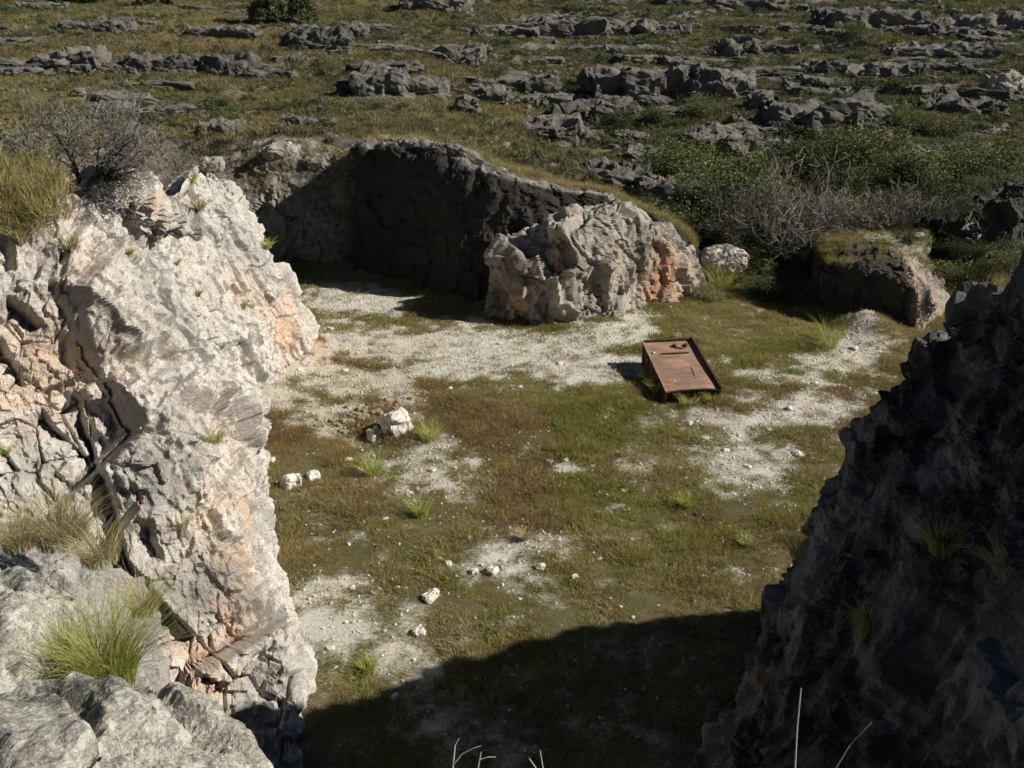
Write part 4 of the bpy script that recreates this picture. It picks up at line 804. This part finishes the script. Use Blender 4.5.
# ------------------------------------------------------------------ ground cover (grass and pebbles nobody could count)
PCOL = {}
def proto_collection(name, meshes):
    c = bpy.data.collections.new(name)
    for i, me in enumerate(meshes): c.objects.link(bpy.data.objects.new('%s_%02d' % (name, i), me))
    return c
def scatter(name, P, coll, nproto, scale, label, rz=None, attrs=None, tilt=0.12):
    n = len(P); me = bpy.data.meshes.new(name); me.vertices.add(n); me.vertices.foreach_set('co', np.asarray(P, np.float32).ravel())
    rot = np.stack([rng.normal(0, tilt, n), rng.normal(0, tilt, n), rng.uniform(0, 6.283, n) if rz is None else rz], 1)
    at = me.attributes.new('rot', 'FLOAT_VECTOR', 'POINT'); at.data.foreach_set('vector', rot.astype(np.float32).ravel())
    at = me.attributes.new('scl', 'FLOAT_VECTOR', 'POINT'); at.data.foreach_set('vector', np.asarray(scale, np.float32).ravel())
    at = me.attributes.new('idx', 'INT', 'POINT'); at.data.foreach_set('value', rng.integers(0, nproto, n).astype(np.int32))
    for k, v in (attrs or {}).items():
        at = me.attributes.new(k, 'FLOAT', 'POINT'); at.data.foreach_set('value', np.asarray(v, np.float32))
    o = mobj(name, me); ng = bpy.data.node_groups.new(name, 'GeometryNodeTree')
    ng.interface.new_socket('Geometry', in_out='INPUT', socket_type='NodeSocketGeometry'); ng.interface.new_socket('Geometry', in_out='OUTPUT', socket_type='NodeSocketGeometry')
    N = ng.nodes; L = ng.links; gi = N.new('NodeGroupInput'); go = N.new('NodeGroupOutput'); ip = N.new('GeometryNodeInstanceOnPoints')
    ci = N.new('GeometryNodeCollectionInfo'); ci.inputs[0].default_value = coll; ci.inputs[1].default_value = True; ci.inputs[2].default_value = True
    def na(nm, ty): x = N.new('GeometryNodeInputNamedAttribute'); x.data_type = ty; x.inputs[0].default_value = nm; return [q for q in x.outputs if q.enabled][0]
    ip.inputs['Pick Instance'].default_value = True
    L.new(gi.outputs[0], ip.inputs['Points']); L.new(ci.outputs[0], ip.inputs['Instance']); L.new(na('idx', 'INT'), ip.inputs['Instance Index'])
    L.new(na('rot', 'FLOAT_VECTOR'), ip.inputs['Rotation']); L.new(na('scl', 'FLOAT_VECTOR'), ip.inputs['Scale']); L.new(ip.outputs[0], go.inputs[0])
    md = o.modifiers.new('scatter', 'NODES'); md.node_group = ng
    return tag(o, label, 'scrub' if 'scrub' in name else 'grass' if 'grass' in name else 'gravel', None, 'stuff')
def s3(a, b=None): b = a if b is None else b; return np.stack([a, a, b], 1)
def tri(vf, mat, nm='tuft'): return mesh_np(nm, vf[0], vf[1], M[mat])
SHORT = proto_collection('short_tuft', [tri(blades(24, 0.20, 0.22, 0.02, 900+k, 1.0, 0.7), 'grass') for k in range(6)])
TALL = proto_collection('tall_tuft', [tri(blades(34, 0.50, 0.20, 0.014, 920+k, 0.8, 0.5), 'grass') for k in range(5)])
HILLT = proto_collection('hill_tuft', [tri(blades(40, 0.38, 0.42, 0.04, 940+k, 0.9, 0.7), 'hill_grass') for k in range(6)])
PEB = proto_collection('pebble', [rock_mesh('pebble', (0.12, 0.09, 0.07), 960+k, M['white_stone'], 1, amp=0.2) for k in range(4)])

# floor grass: thin where the bare ground is
n = 330000; Y0 = 15+51*np.sqrt(rng.random(n)); X0 = rng.uniform(-1, 1, n)*(0.60*Y0+4)
gvv, _ = gravel_at(X0, Y0); dd = quarry_d(X0, Y0); Pn = np.stack([X0, Y0, X0*0], 1)
pat = fbm(Pn/1.7, 4, 301); keep = (rng.random(n) < np.clip(1.22-1.65*gvv+0.55*pat, 0.04, 1)) & (dd > -0.4) & ~((np.abs(X0-7.6) < 1.3) & (Y0 > 39.6) & (Y0 < 45.2))
Pf = Pn[keep]; Pf[:, 2] = G(Pf[:, 0], Pf[:, 1])-0.02; m_ = len(Pf); print('floor tufts', m_)
dry = np.clip(0.54+1.1*fbm(Pf/2.6, 4, 311)+0.25*rng.normal(0, 1, m_), 0, 1); red = np.clip(0.18+1.1*fbm(Pf/3.7, 3, 321)+0.2*rng.normal(0, 1, m_), 0, 0.9)
zr = np.exp(-(((Pf[:, 0]+5.3)/3.2)**2+((Pf[:, 1]-31.5)/3.5)**2)); red = np.clip(red+0.35*zr, 0, .9)
sc = rng.uniform(0.5, 1.15, m_)*(1+0.8*fbm(Pf/1.3, 2, 331)); tallm = rng.random(m_) < np.clip(0.07+0.14*zr+0.25*fbm(Pf/2.0, 3, 341), 0.02, .4)
scatter('floor_grass', Pf[~tallm], SHORT, 6, s3(sc[~tallm]), 'short mottled green and straw grass covering the quarry floor', attrs={'dry': dry[~tallm], 'red': red[~tallm]})
scatter('weed_grass', Pf[tallm], TALL, 5, s3(sc[tallm]*0.75), 'taller brownish weeds standing among the short quarry grass', attrs={'dry': dry[tallm], 'red': np.clip(red[tallm]+.2, 0, 1)})
# pebbles on the bare ground
n = 60000; Y0 = 16+46*np.sqrt(rng.random(n)); X0 = rng.uniform(-1, 1, n)*(0.58*Y0+3); gvv, _ = gravel_at(X0, Y0)
keep = (rng.random(n) < np.clip(1.1*gvv-0.12, 0.012, 0.8)) & (quarry_d(X0, Y0) > 0); Pp = np.stack([X0, Y0, G(X0, Y0)], 1)[keep]
scatter('pebble_gravel', Pp, PEB, 4, s3(rng.uniform(0.35, 1.1, len(Pp))**1.5), 'scattered white pebbles on the bare quarry ground', tilt=1.0)
# hillside grass
n = 130000; Y0 = 58+110*rng.random(n)**0.8; X0 = rng.uniform(-1, 1, n)*(0.58*Y0+4); d_ = quarry_d(X0, Y0); Ph = np.stack([X0, Y0, X0*0], 1)
pat = fbm(Ph/4.5, 4, 401); keep = (rng.random(n) < np.clip(0.50+1.1*pat, 0.05, 1)) & ((d_ < -3.5) | (X0 > 11))
Ph = Ph[keep]; Ph[:, 2] = G(Ph[:, 0], Ph[:, 1])-0.03; m_ = len(Ph); print('hill tufts', m_)
wet = sstep(4, 16, Ph[:, 0])*sstep(95, 75, Ph[:, 1]); dry = np.clip(0.42+0.9*fbm(Ph/7, 4, 411)+0.2*rng.normal(0, 1, m_)-0.5*wet+0.15*sstep(0, -25, Ph[:, 0]), 0, 1)
scatter('hill_grass', Ph, HILLT, 6, s3(rng.uniform(0.7, 1.6, m_)*(1+0.4*wet)), 'dry olive and straw grass covering the far hillside', attrs={'dry': dry, 'red': np.clip(0.1+0.6*fbm(Ph/6, 3, 421), 0, .7)})
# low scrub between the ledges
def scrub(seed, leaf):
    r = np.random.default_rng(seed); c = np.stack([r.normal(0, .28, 14), r.normal(0, .28, 14), r.uniform(.1, .42, 14)], 1); V_, F_ = leaves(c, 150, .17, .085, seed+1); V_[:, 2] = np.maximum(V_[:, 2], 0.0)
    return mesh_np('scrub', V_, F_, M[leaf])
SCR = proto_collection('scrub', [scrub(980+k, lf) for k, lf in enumerate(('leaf_dark', 'leaf_mid', 'leaf_dark', 'leaf_grey', 'leaf_mid', 'leaf_dark', 'leaf_grey'))])
n = 55000; Y0 = 62+105*rng.random(n)**0.85; X0 = rng.uniform(-1, 1, n)*(0.58*Y0+4); Ps = np.stack([X0, Y0, X0*0], 1); d_ = quarry_d(X0, Y0)
dens = 0.27+1.0*fbm(Ps/np.array([8, 5, 8]), 4, 451)+0.40*sstep(-8, 14, X0)
keep = (rng.random(n) < np.clip(dens, 0.02, 0.85)) & ((d_ < -5) | (X0 > 13)); Ps = Ps[keep]; Ps[:, 2] = G(Ps[:, 0], Ps[:, 1])-.04; print('scrub', len(Ps))
scatter('hillside_scrub', Ps, SCR, 7, s3(rng.uniform(.45, 1.0, len(Ps))*(1+1.1*(rng.random(len(Ps)) < .12)), rng.uniform(.4, 1.0, len(Ps))*(1+0.9*(rng.random(len(Ps)) < .15))), 'low dark green and grey scrub between the ledges of the hillside')
# grass on the tops of the rock masses
def top_points(V, n, sel):
    i = np.nonzero(sel)[0]; i = i[rng.integers(0, len(i), n)]; return V[i]+rng.normal(0, 0.05, (n, 3))*np.array([1, 1, 0])
px_, py_, f_ = project(BV)
crest = (BV[:, 2] > 2.0) & (BV[:, 1] > np.interp(BV[:, 0], [-20, -9, -4, 0.4, 2.8, 5.3, 7.6, 9.8], [66, 63.5, 60.4, 57.4, 57.0, 57.0, 58.2, 59])) & (BV[:, 0] > -9)
Pc = top_points(BV, 3400, crest); scatter('ridge_grass', Pc, TALL, 5, s3(rng.uniform(0.35, 1.35, len(Pc))), 'golden dry grass along the crest of the back wall', attrs={'dry': np.clip(rng.normal(.95, .1, len(Pc)), 0, 1), 'red': np.clip(rng.normal(0, .12, len(Pc)), 0, 1)})
lt = (LV[:, 2] > 7.4) & (LV[:, 0] < np.interp(LV[:, 1], [20, 21.6, 22.8, 24, 25.5, 26.2, 30, 36, 42, 46, 49], [-11.6, -11.6, -11.2, -11, -11, -11.8, -14.2, -15.2, -15, -14.5, -16])) & (LV[:, 0] > -24) & (LV[:, 1] > 9)
Pc = top_points(LV, 6500, lt); scatter('plateau_grass', Pc, TALL, 5, s3(rng.uniform(0.8, 1.7, len(Pc))), 'long straw-coloured grass on top of the left cliff', attrs={'dry': np.clip(rng.normal(.8, .25, len(Pc)), 0, 1), 'red': np.clip(rng.normal(.03, .1, len(Pc)), 0, 1)})
n = 16000; Y0 = 62+110*rng.random(n)**0.85; X0 = rng.uniform(-1, 1, n)*(0.58*Y0+4); Pk = np.stack([X0, Y0, X0*0], 1); d_ = quarry_d(X0, Y0)
keep = (rng.random(n) < np.clip(0.22+0.9*fbm(Pk/np.array([10, 4, 8]), 4, 471)+0.15*sstep(-10, 12, X0), 0.02, .8)) & ((d_ < -5) | (X0 > 13)); Pk = Pk[keep]; Pk[:, 2] = G(Pk[:, 0], Pk[:, 1])-.03
HRK = proto_collection('hill_stone', [rock_mesh('hill_stone', (0.6, 0.42, 0.3), 990+k, M['hill_rock'], 2, box=0.6, amp=0.25) for k in range(5)])
scatter('hillside_gravel', Pk, HRK, 5, s3(0.35+1.3*rng.random(len(Pk))**3), 'small grey stones strewn between the ledges of the hillside', tilt=0.25)
# straw grass spilling over the upper left corner of the cliff
px_, py_, f_ = project(LV); sel = (px_ > -40) & (px_ < 66-0.35*np.maximum(0, py_-190)) & (py_ > 150) & (py_ < 236) & (f_ < 30)
Pc = top_points(LV, 380, sel); scatter('cliff_edge_grass', Pc, TALL, 5, s3(rng.uniform(0.6, 1.6, len(Pc))), 'tall straw grass spilling over the top left corner of the cliff', attrs={'dry': np.clip(rng.normal(1.0, .12, len(Pc)), 0, 1), 'red': Pc[:, 0]*0}, tilt=.35)
RBV = np.array([v.co[:] for v in bpy.data.objects['quarry_bank'].data.vertices])
Pc = top_points(RBV, 900, (RBV[:, 2] > 2.35) & (RBV[:, 1] > 52.6)); scatter('bank_grass', Pc, TALL, 5, s3(rng.uniform(0.2, 1.0, len(Pc))), 'dry and green grass on top of the low right bank', attrs={'dry': np.clip(rng.normal(.45, .3, len(Pc)), 0, 1), 'red': np.clip(rng.normal(.15, .2, len(Pc)), 0, 1)})
Pc = top_points(BV, 900, (BV[:, 0] < -9.5) & (BV[:, 2] > 4.6)); scatter('gravelly_crest_grass', Pc, SHORT, 6, s3(rng.uniform(0.6, 1.3, len(Pc))), 'sparse brownish grass on the back-left wall top', attrs={'dry': np.clip(rng.normal(.5, .3, len(Pc)), 0, 1), 'red': np.clip(rng.normal(.4, .3, len(Pc)), 0, 1)})

# ------------------------------------------------------------------ single tufts that stand out
def tuft(name, px, py, hpx, wpx, n, mat, label, V=None, D=None, lean=0.7, wblade=0.012, seed=0, group='grass tufts'):
    p = snap(V, px, py) if V is not None else (pix(px, py, D) if D else ground_hit(px, py)); k = project(p)[2]/FOC
    me = tri(blades(n, hpx*k*1.15, wpx*k*0.22, wblade, 1000+seed, lean, 0.5, 4), mat); o = place(name, me, tuple(np.array(p)-[0, 0, .03])); return tag(o, label, 'grass tuft', group)
TU = [('grass_tuft', 112, 684, 95, 100, 420, 'green_grass', 'bright green grass tuft between the pale cliff and the lichen slab', None, 7.0), ('dry_grass_tuft', 62, 540, 58, 110, 300, 'dry_grass', 'straw-coloured grass clump above the upper slab at the left edge', None, 8.9),
      ('dry_grass_tuft', 20, 545, 48, 70, 200, 'dry_grass', 'dry grass clump at the very left edge above the slab', None, 8.6), ('dry_grass_tuft', 100, 560, 48, 80, 200, 'dry_grass', 'dry grass clump leaning against the cliff above the green tuft', None, 8.6),
      ('dry_grass_tuft', 12, 775, 75, 60, 200, 'dry_grass', 'dry straw tuft in the bottom left corner of the slab', None, 3.6), ('dry_grass_tuft', 145, 610, 50, 60, 160, 'dry_grass', 'short straw tuft right of the bright green tuft', None, 8.2), ('dry_grass_tuft', 96, 672, 90, 90, 130, 'dry_grass', 'pale dead blades standing through the bright green tuft', None, 7.1)]
for i, (nm, px, py, hp, wp, n_, mt, lab, VV, D) in enumerate(TU): tuft(nm, px, py, hp, wp, n_*2, mt, lab, VV, D, 1.0, 0.007, i)
CLT = [(272, 243, 9, 'green', 'green cushion near the right edge of the pale hump'), (242, 305, 9, 'green', 'green tuft low on the pale hump above the orange scree'), (177, 262, 6, 'green', 'small green tuft in the middle of the pale hump'), (200, 205, 14, 'dry', 'wide dry tuft under the crest of the pale hump'),
       (192, 178, 9, 'green', 'yellow-green tuft on the crest of the pale hump'), (197, 293, 8, 'dry', 'dull tuft in the lower hump gully'), (216, 435, 14, 'green', 'green plant in the cleft at the cliff edge'), (180, 520, 18, 'dry', 'dry tuft on the lower face of the pale cliff'),
       (5, 450, 12, 'green', 'small green tuft at the left edge of the cliff face'), (70, 245, 16, 'dry', 'dry tuft hanging over the top of the pale cliff'), (130, 252, 6, 'green', 'tiny green tuft near the upper right of the cliff'), (20, 235, 18, 'dry', 'dry tuft at the top left of the cliff face'), (222, 345, 8, 'green', 'small tuft where the cliff meets the hump')]
for i, (px, py, hp, kd, lab) in enumerate(CLT): tuft('grass_tuft' if kd == 'green' else 'dry_grass_tuft', px, py+hp*0.4, hp*1.3, hp*1.6, 90, 'green_grass' if kd == 'green' else 'dry_grass', lab, LV, None, 1.1, 0.03 if py < 310 else 0.014, 20+i)
FT = [(372, 476, 26, 34, 'yellow-green tuft in the stony patch below the big white boulder'), (420, 516, 24, 34, 'yellow-green weed clump below the stony patch'), (430, 440, 22, 36, 'green tuft right of the big white boulder'), (686, 508, 20, 26, 'lone pale green tuft in the right half of the floor grass'),
      (524, 540, 14, 20, 'straw tuft near the middle of the floor'), (745, 545, 14, 24, 'low green tuft close to the dark spur'), (828, 348, 36, 44, 'spiky yellow-green clump below the low right bank'), (368, 672, 22, 28, 'green tuft at the edge of the foreground shadow'),
      (310, 357, 8, 12, 'small bright tuft below the orange scree'), (650, 385, 16, 22, 'leafy weed in the shadow of the truck body'), (690, 403, 17, 50, 'grass tuft against the open end of the truck body'), (720, 288, 30, 50, 'bright green reeds right of the sunlit block'), (655, 392, 14, 16, 'weed at the near corner of the truck body'), (712, 400, 13, 34, 'low grass at the right end of the truck body')]
for i, (px, py, hp, wp, lab) in enumerate(FT): tuft('grass_tuft', px, py, hp, wp, 170, 'dry_grass' if lab.startswith('straw') else 'green_grass', lab, None, None, 0.9, 0.022, 40+i)
RT = [(800, 548, 34, 46, 'shaded grass tuft hanging from the edge of the dark spur'), (900, 420, 30, 44, 'dark grass tuft high on the shaded spur'), (870, 620, 36, 50, 'dark grass tuft in the middle of the shaded spur'), (985, 380, 34, 50, 'dark tuft near the top right of the shaded spur'), (940, 540, 40, 56, 'dark tuft in a gully of the shaded spur'), (1000, 560, 40, 60, 'dark tuft at the right edge of the shaded spur')]
for i, (px, py, hp, wp, lab) in enumerate(RT): tuft('grass_tuft', px, py+hp*.3, hp, wp, 200, 'dry_grass' if i % 2 else 'green_grass', lab, RV, None, 1.3, 0.014, 60+i)
# dry stems in front of the viewpoint
def stem(paths, label):
    V_, F_ = tubes(paths, 4); tag(mobj('dry_weed', mesh_np('dry_weed', V_, F_, M['bark_pale'])), label, 'weed', 'dry stems in front of the viewpoint')
def sp(pts, D, r): return ([pix(x, y, D) for x, y in pts], [r*(1-0.5*i/len(pts)) for i in range(len(pts))])
stem([sp([(450, 800), (453, 765), (455, 745), (459, 738)], 1.6, .0022), sp([(453, 765), (462, 754), (474, 748), (481, 746)], 1.6, .0018), sp([(478, 800), (478, 768), (481, 752)], 1.6, .002), sp([(479, 760), (488, 757), (496, 757)], 1.6, .0015)], 'branched pale dry stem at the bottom centre')
stem([sp([(540, 800), (543, 768), (540, 750)], 1.6, .0014), sp([(532, 800), (536, 768), (529, 758)], 1.6, .0014)], 'thin forked dry stem right of the branched one')
stem([sp([(797, 820), (795, 768), (797, 730), (801, 688)], 1.7, .0022)], 'tall upright dry stem in front of the shaded spur'); stem([sp([(830, 800), (836, 768), (850, 745), (872, 722)], 1.7, .0018)], 'curved dry stem leaning right in front of the shaded spur')

# ------------------------------------------------------------------ shrubs and trees
kinds = [('leaf_dark', 'dark green'), ('leaf_mid', 'olive green'), ('leaf_mid', 'olive green'), ('leaf_dark', 'dark green'), ('leaf_grey', 'grey-green'), ('leaf_mid', 'olive green')]
BUSH = [(bush_plant(1100+k, lf, h=1.5, nl=900, lsize=0.10, rad=0.5), nm) for k, (lf, nm) in enumerate(kinds)]
BIGB = [(bush_plant(1120+k, lf, h=1.5, nl=2600, lsize=0.05, rad=0.42, depth=3), nm) for k, (lf, nm) in enumerate(kinds)]
BRI = [bush_plant(1140+k, lf, h=1.5, nl=2200, lsize=0.055, rad=0.45, depth=3) for k, lf in enumerate(('leaf_bright', 'leaf_olive'))]
MB = [(655, 240, 30, 1, 'olive bush right behind the sunlit block crest'), (690, 245, 40, 5, 'olive bush above the pale gravel mound'), (640, 215, 26, 0, 'dark bush on the ridge behind the sunlit block'), (725, 225, 48, 5, 'large olive bush left of the bare shrubs'), (785, 262, 20, 0, 'low dark bush in the gully between block and bank'),
      (755, 292, 18, 1, 'green bush at the mouth of the side gully'), (775, 300, 22, 3, 'dark bush in the shadowed gully beside the bank'), (880, 170, 40, 1, 'broad olive bush above the low bank'), (925, 185, 40, 5, 'olive bush in the bright green patch'), (975, 180, 36, 1, 'olive bush near the right edge, in the green patch'),
      (850, 200, 36, 0, 'dark bush among the bare shrubs'), (1000, 215, 40, 3, 'dark bush against the right outcrop'), (930, 215, 34, 0, 'dark bush under the fallen white branches'), (820, 150, 30, 5, 'olive bush below the large sloping rock mass'), (480, 158, 16, 1, 'green bush on the crest of the back wall'),
      (620, 128, 24, 0, 'dark bush in the scrub left of the broken rocks'), (600, 108, 18, 3, 'dark bush under the long dark ledge'), (560, 95, 18, 0, 'dark bush left of the long dark ledge'), (690, 118, 24, 1, 'olive bush under the grey ledge'), (660, 122, 20, 5, 'olive bush below the long dark ledge'),
      (325, 75, 16, 1, 'green bush below the rounded rocks by the trees'), (172, 110, 12, 1, 'low green bush left of centre on the grassy slope'), (220, 108, 12, 0, 'dark low bush on the left slope'), (270, 112, 12, 3, 'dark low bush above the back-left wall'), (640, 60, 14, 1, 'bush on top of the long dark ledge'),
      (745, 18, 16, 4, 'grey-green bush under the top rock band'), (860, 40, 20, 1, 'bush below the long arched ledge'), (905, 130, 30, 5, 'olive bush right of the large sloping rock mass'), (950, 140, 28, 1, 'olive bush below the dark rock on the right'), (700, 180, 34, 1, 'olive bush behind the ridge, above the gully'), (760, 190, 40, 5, 'tall olive bush behind the bare shrubs'), (800, 180, 40, 0, 'tall dark bush behind the bare shrubs')]
for i, (px, py, hp, kd, lab) in enumerate(MB):
    p = ground_hit(px, py, 44); k = project(p)[2]/FOC; s = hp*k/1.5*(1.3 if px > 680 and py > 160 else 1.0); (BIGB if s > .9 else BUSH)[kd][0].put('bush', (p[0], p[1], p[2]-0.05), rng.uniform(0, 6.3), (s*1.35, s*1.35, s), lab, 'bush', 'bushes on the hillside')
k = 0
while k < 260:
    px = rng.uniform(-20, 1044); py = rng.uniform(-8, 230); r_ = sstep(250, 620, px)
    if rng.random() > 0.35+0.65*r_ or (py > 135+max(0, 0.2*(px-420)) and px < 650) or (60 < px < 420 and py > 125): continue
    p = ground_hit(px, py, 58); low = sstep(110, 170, py)*sstep(600, 680, px); s = rng.uniform(0.25, 0.62)+0.7*low*rng.random(); kd = rng.integers(0, 6)
    if fbm(np.array([[p[0]/9, p[1]/9, 3.0]]), 3, 55)[0] < -0.05 and low < .5: continue
    o = (BIGB if s > .85 else BUSH)[kd][0].put('bush', (p[0], p[1], p[2]-0.05), rng.uniform(0, 6.3), (s*1.4, s*1.4, s), None, 'bush', 'small bushes of the hillside'); later(o, 'small %s bush' % BUSH[kd][1], HLM); k += 1
# two dark trees at the top left, and the row beyond
def tree_plant(seed, h, leaf, w):
    r = np.random.default_rng(seed); tr = [([(0, 0, -0.2), (0.03, 0, h*.4), (0.0, 0.04, h*.95)], [h*.03, h*.022, h*.008])]; cent = []
    for i in range(46):
        z = h*r.uniform(.12, .97); rad = w*(1-(z/h)**1.4)*0.9+0.12; a = r.uniform(0, 6.283); c = np.array([rad*math.cos(a), rad*math.sin(a), z]); tr.append(([(0, 0, z*.85), c*np.array([.5, .5, 1]), c], [h*.010, h*.007, h*.004])); cent.append(c*np.array([.85, .85, 1]))
    V_, F_ = tubes(tr, 4); a = mesh_np('trunk', V_, F_, M['bark_dark']); V_, F_ = leaves(np.array(cent), 5200, h*.15, 0.17, seed+1); return Plant([('trunk', a), ('crown', mesh_np('crown', V_, F_, M[leaf]))])
for px, py, hp, lab, sd_ in ((268, 24, 42, 'darker left one of the two trees on the hillside', 1), (303, 25, 36, 'paler right one of the two trees on the hillside', 2), (62, 4, 26, 'dark tree at the top edge, far left', 3), (95, 3, 24, 'dark tree at the top edge right of the far left one', 4), (148, 5, 22, 'bright green tree at the top edge left of the two trees', 5), (165, 6, 18, 'small tree beside the bright green one at the top edge', 6)):
    p = ground_hit(px, py, 80); h = hp*project(p)[2]/FOC; tree_plant(1200+sd_, h, 'leaf_mid' if sd_ in (2, 5, 6) else 'leaf_dark', h*.46).put('tree', tuple(p), rng.uniform(0, 6), 1.0, lab, 'tree', 'trees on the hillside')
# bare shrubs
B1 = bare_plant(1301, 2.7, 0.7, 'bark_dark', 6, 4, 0.07, 0.006, bias=(0.8, 0.0), kids=4, droop=0.25); B2 = bare_plant(1302, 2.2, 1.0, 'bark_twig', 8, 4, 0.02, 0.005, kids=4)
B3 = bare_plant(1303, 5.6, 0.75, 'bark_twig', 10, 3, 0.075, 0.016, kids=4); B4 = bare_plant(1304, 4.6, 0.6, 'bark_twig', 9, 3, 0.065, 0.016, kids=4, leaf='leaf_mid', nl=2500, lsize=.08); B5 = bare_plant(1305, 4.0, 0.9, 'bark_dark', 9, 3, 0.065, 0.016, kids=4)
B6 = bare_plant(1306, 1.9, 1.0, 'bark_twig', 8, 4, 0.02, 0.006, kids=3, leaf='leaf_grey', nl=1300, lsize=.06)
p = snap(LV, 82, 186); B1.put('bare_shrub', tuple(p), 0.0, 1.0, 'dark bare shrub leaning right over the notch in the left cliff top', 'shrub', 'bare shrubs')
for px, py, D, s, lab in ((118, 205, 30, .85, 'grey bare shrub in the notch of the left cliff top'), (150, 190, 33, .85, 'grey bare shrub between the notch and the pale hump'), (95, 160, 30, .9, 'grey bare shrub behind the dark leaning one')):
    q = pix(px, py, D); q[2] = min(q[2], 10.4); B2.put('bare_shrub', tuple(q), rng.uniform(0, 6), s, lab, 'shrub', 'bare shrubs')
q = pix(45, 150, 25); B6.put('grey_shrub', tuple(q-np.array([0, 0, .6])), 1.0, 1.0, 'grey-leaved shrub on the left cliff top above the dry grass', 'shrub')
q = pix(35, 152, 24); BUSH[1][0].put('bush', tuple(q-np.array([0, 0, .35])), 1.0, .35, 'small bright bush under the grey-leaved shrub', 'bush')
for i, (px, py, pl, s, lab) in enumerate(((785, 262, B3, 1.0, 'largest bare shrub, spreading pale limbs in the side valley'), (835, 250, B4, .9, 'bare shrub with a few leaves right of the largest one'), (735, 250, B4, .8, 'half-bare shrub left of the largest bare shrub'), (870, 240, B5, .9, 'dark bare shrub above the low bank'), (810, 240, B5, .9, 'dark bare shrub behind the largest one'), (900, 235, B3, .6, 'small pale bare shrub behind the low bank'), (765, 235, B3, .8, 'bare shrub directly behind the largest one'), (925, 232, B5, .7, 'dark bare shrub beside the fallen white branches'), (700, 215, B4, .6, 'half-bare shrub behind the sunlit block'))):
    p = ground_hit(px, py, 56); pl.put('bare_shrub', tuple(p), 0.7*i, s, lab, 'shrub', 'bare shrubs')
# fallen bleached branches
B7 = bare_plant(1307, 3.4, 0.9, 'bark_pale', 4, 3, 0.05, 0.014, kids=3)
p = ground_hit(985, 252, 50); B7.put('fallen_branch', tuple(p+np.array([0, -.3, .5])), 0.3, (1.0, 0.8, 1.15), 'bleached dead branches sprawling left from the right edge behind the low bank', 'branch', tilt=(0.15, -1.25))
for px, py, D, kd, s, lab in ((850, 250, 55.5, 0, .5, 'low dark bush on top of the low bank'), (885, 246, 55, 1, .55, 'low olive bush on top of the low bank, right of the dark one'), (905, 240, 57, 0, .6, 'dark bush at the back of the low bank'), (960, 252, 56, 3, .9, 'dark bush filling the dip right of the low bank'), (1000, 255, 57, 0, 1.0, 'dark bush below the right outcrop'), (955, 288, 50, 0, .8, 'dark bush behind the crest of the shaded spur'), (985, 278, 50, 3, .9, 'dark bush right of the one behind the spur crest'), (1012, 266, 50, 1, .9, 'olive bush at the right edge behind the spur crest'), (942, 268, 54, 1, .6, 'olive bush at the orange end of the low bank'), (985, 190, 60, 1, .8, 'olive bush on top of the right outcrop'), (955, 215, 59, 0, 1.0, 'dark bush left of the right outcrop')):
    q = pix(px, py, D); (BIGB if s > .7 else BUSH)[kd][0].put('bush', tuple(q-np.array([0, 0, .3])), rng.uniform(0, 6), (s*1.3, s*1.3, s), lab, 'bush', 'bushes on the hillside')
for i, (px, py, hp, lab) in enumerate(((762, 276, 20, 'low bright green bush between the mound and the gully'), (712, 300, 20, 'bright green bush at the right foot of the sunlit block'), (690, 195, 40, 'pale olive bush in front of the low rock behind the ridge'), (735, 205, 46, 'broad pale olive bush beside the bare shrubs'), (905, 172, 22, 'bright green low bush beside the flat white boulder'), (955, 168, 20, 'bright green low bush right of the flat white boulder'), (660, 175, 26, 'pale olive bush left of the broken rocks'), (850, 160, 26, 'bright bush under the sloping rock mass'), (1005, 165, 18, 'bright green low bush at the right edge'))):
    p = ground_hit(px, py, 48); s = hp*project(p)[2]/FOC/1.5; BRI[i % 2].put('bush', (p[0], p[1], p[2]-.05), rng.uniform(0, 6), (s*1.4, s*1.4, s), lab, 'bush', 'bushes on the hillside')

name_pool()
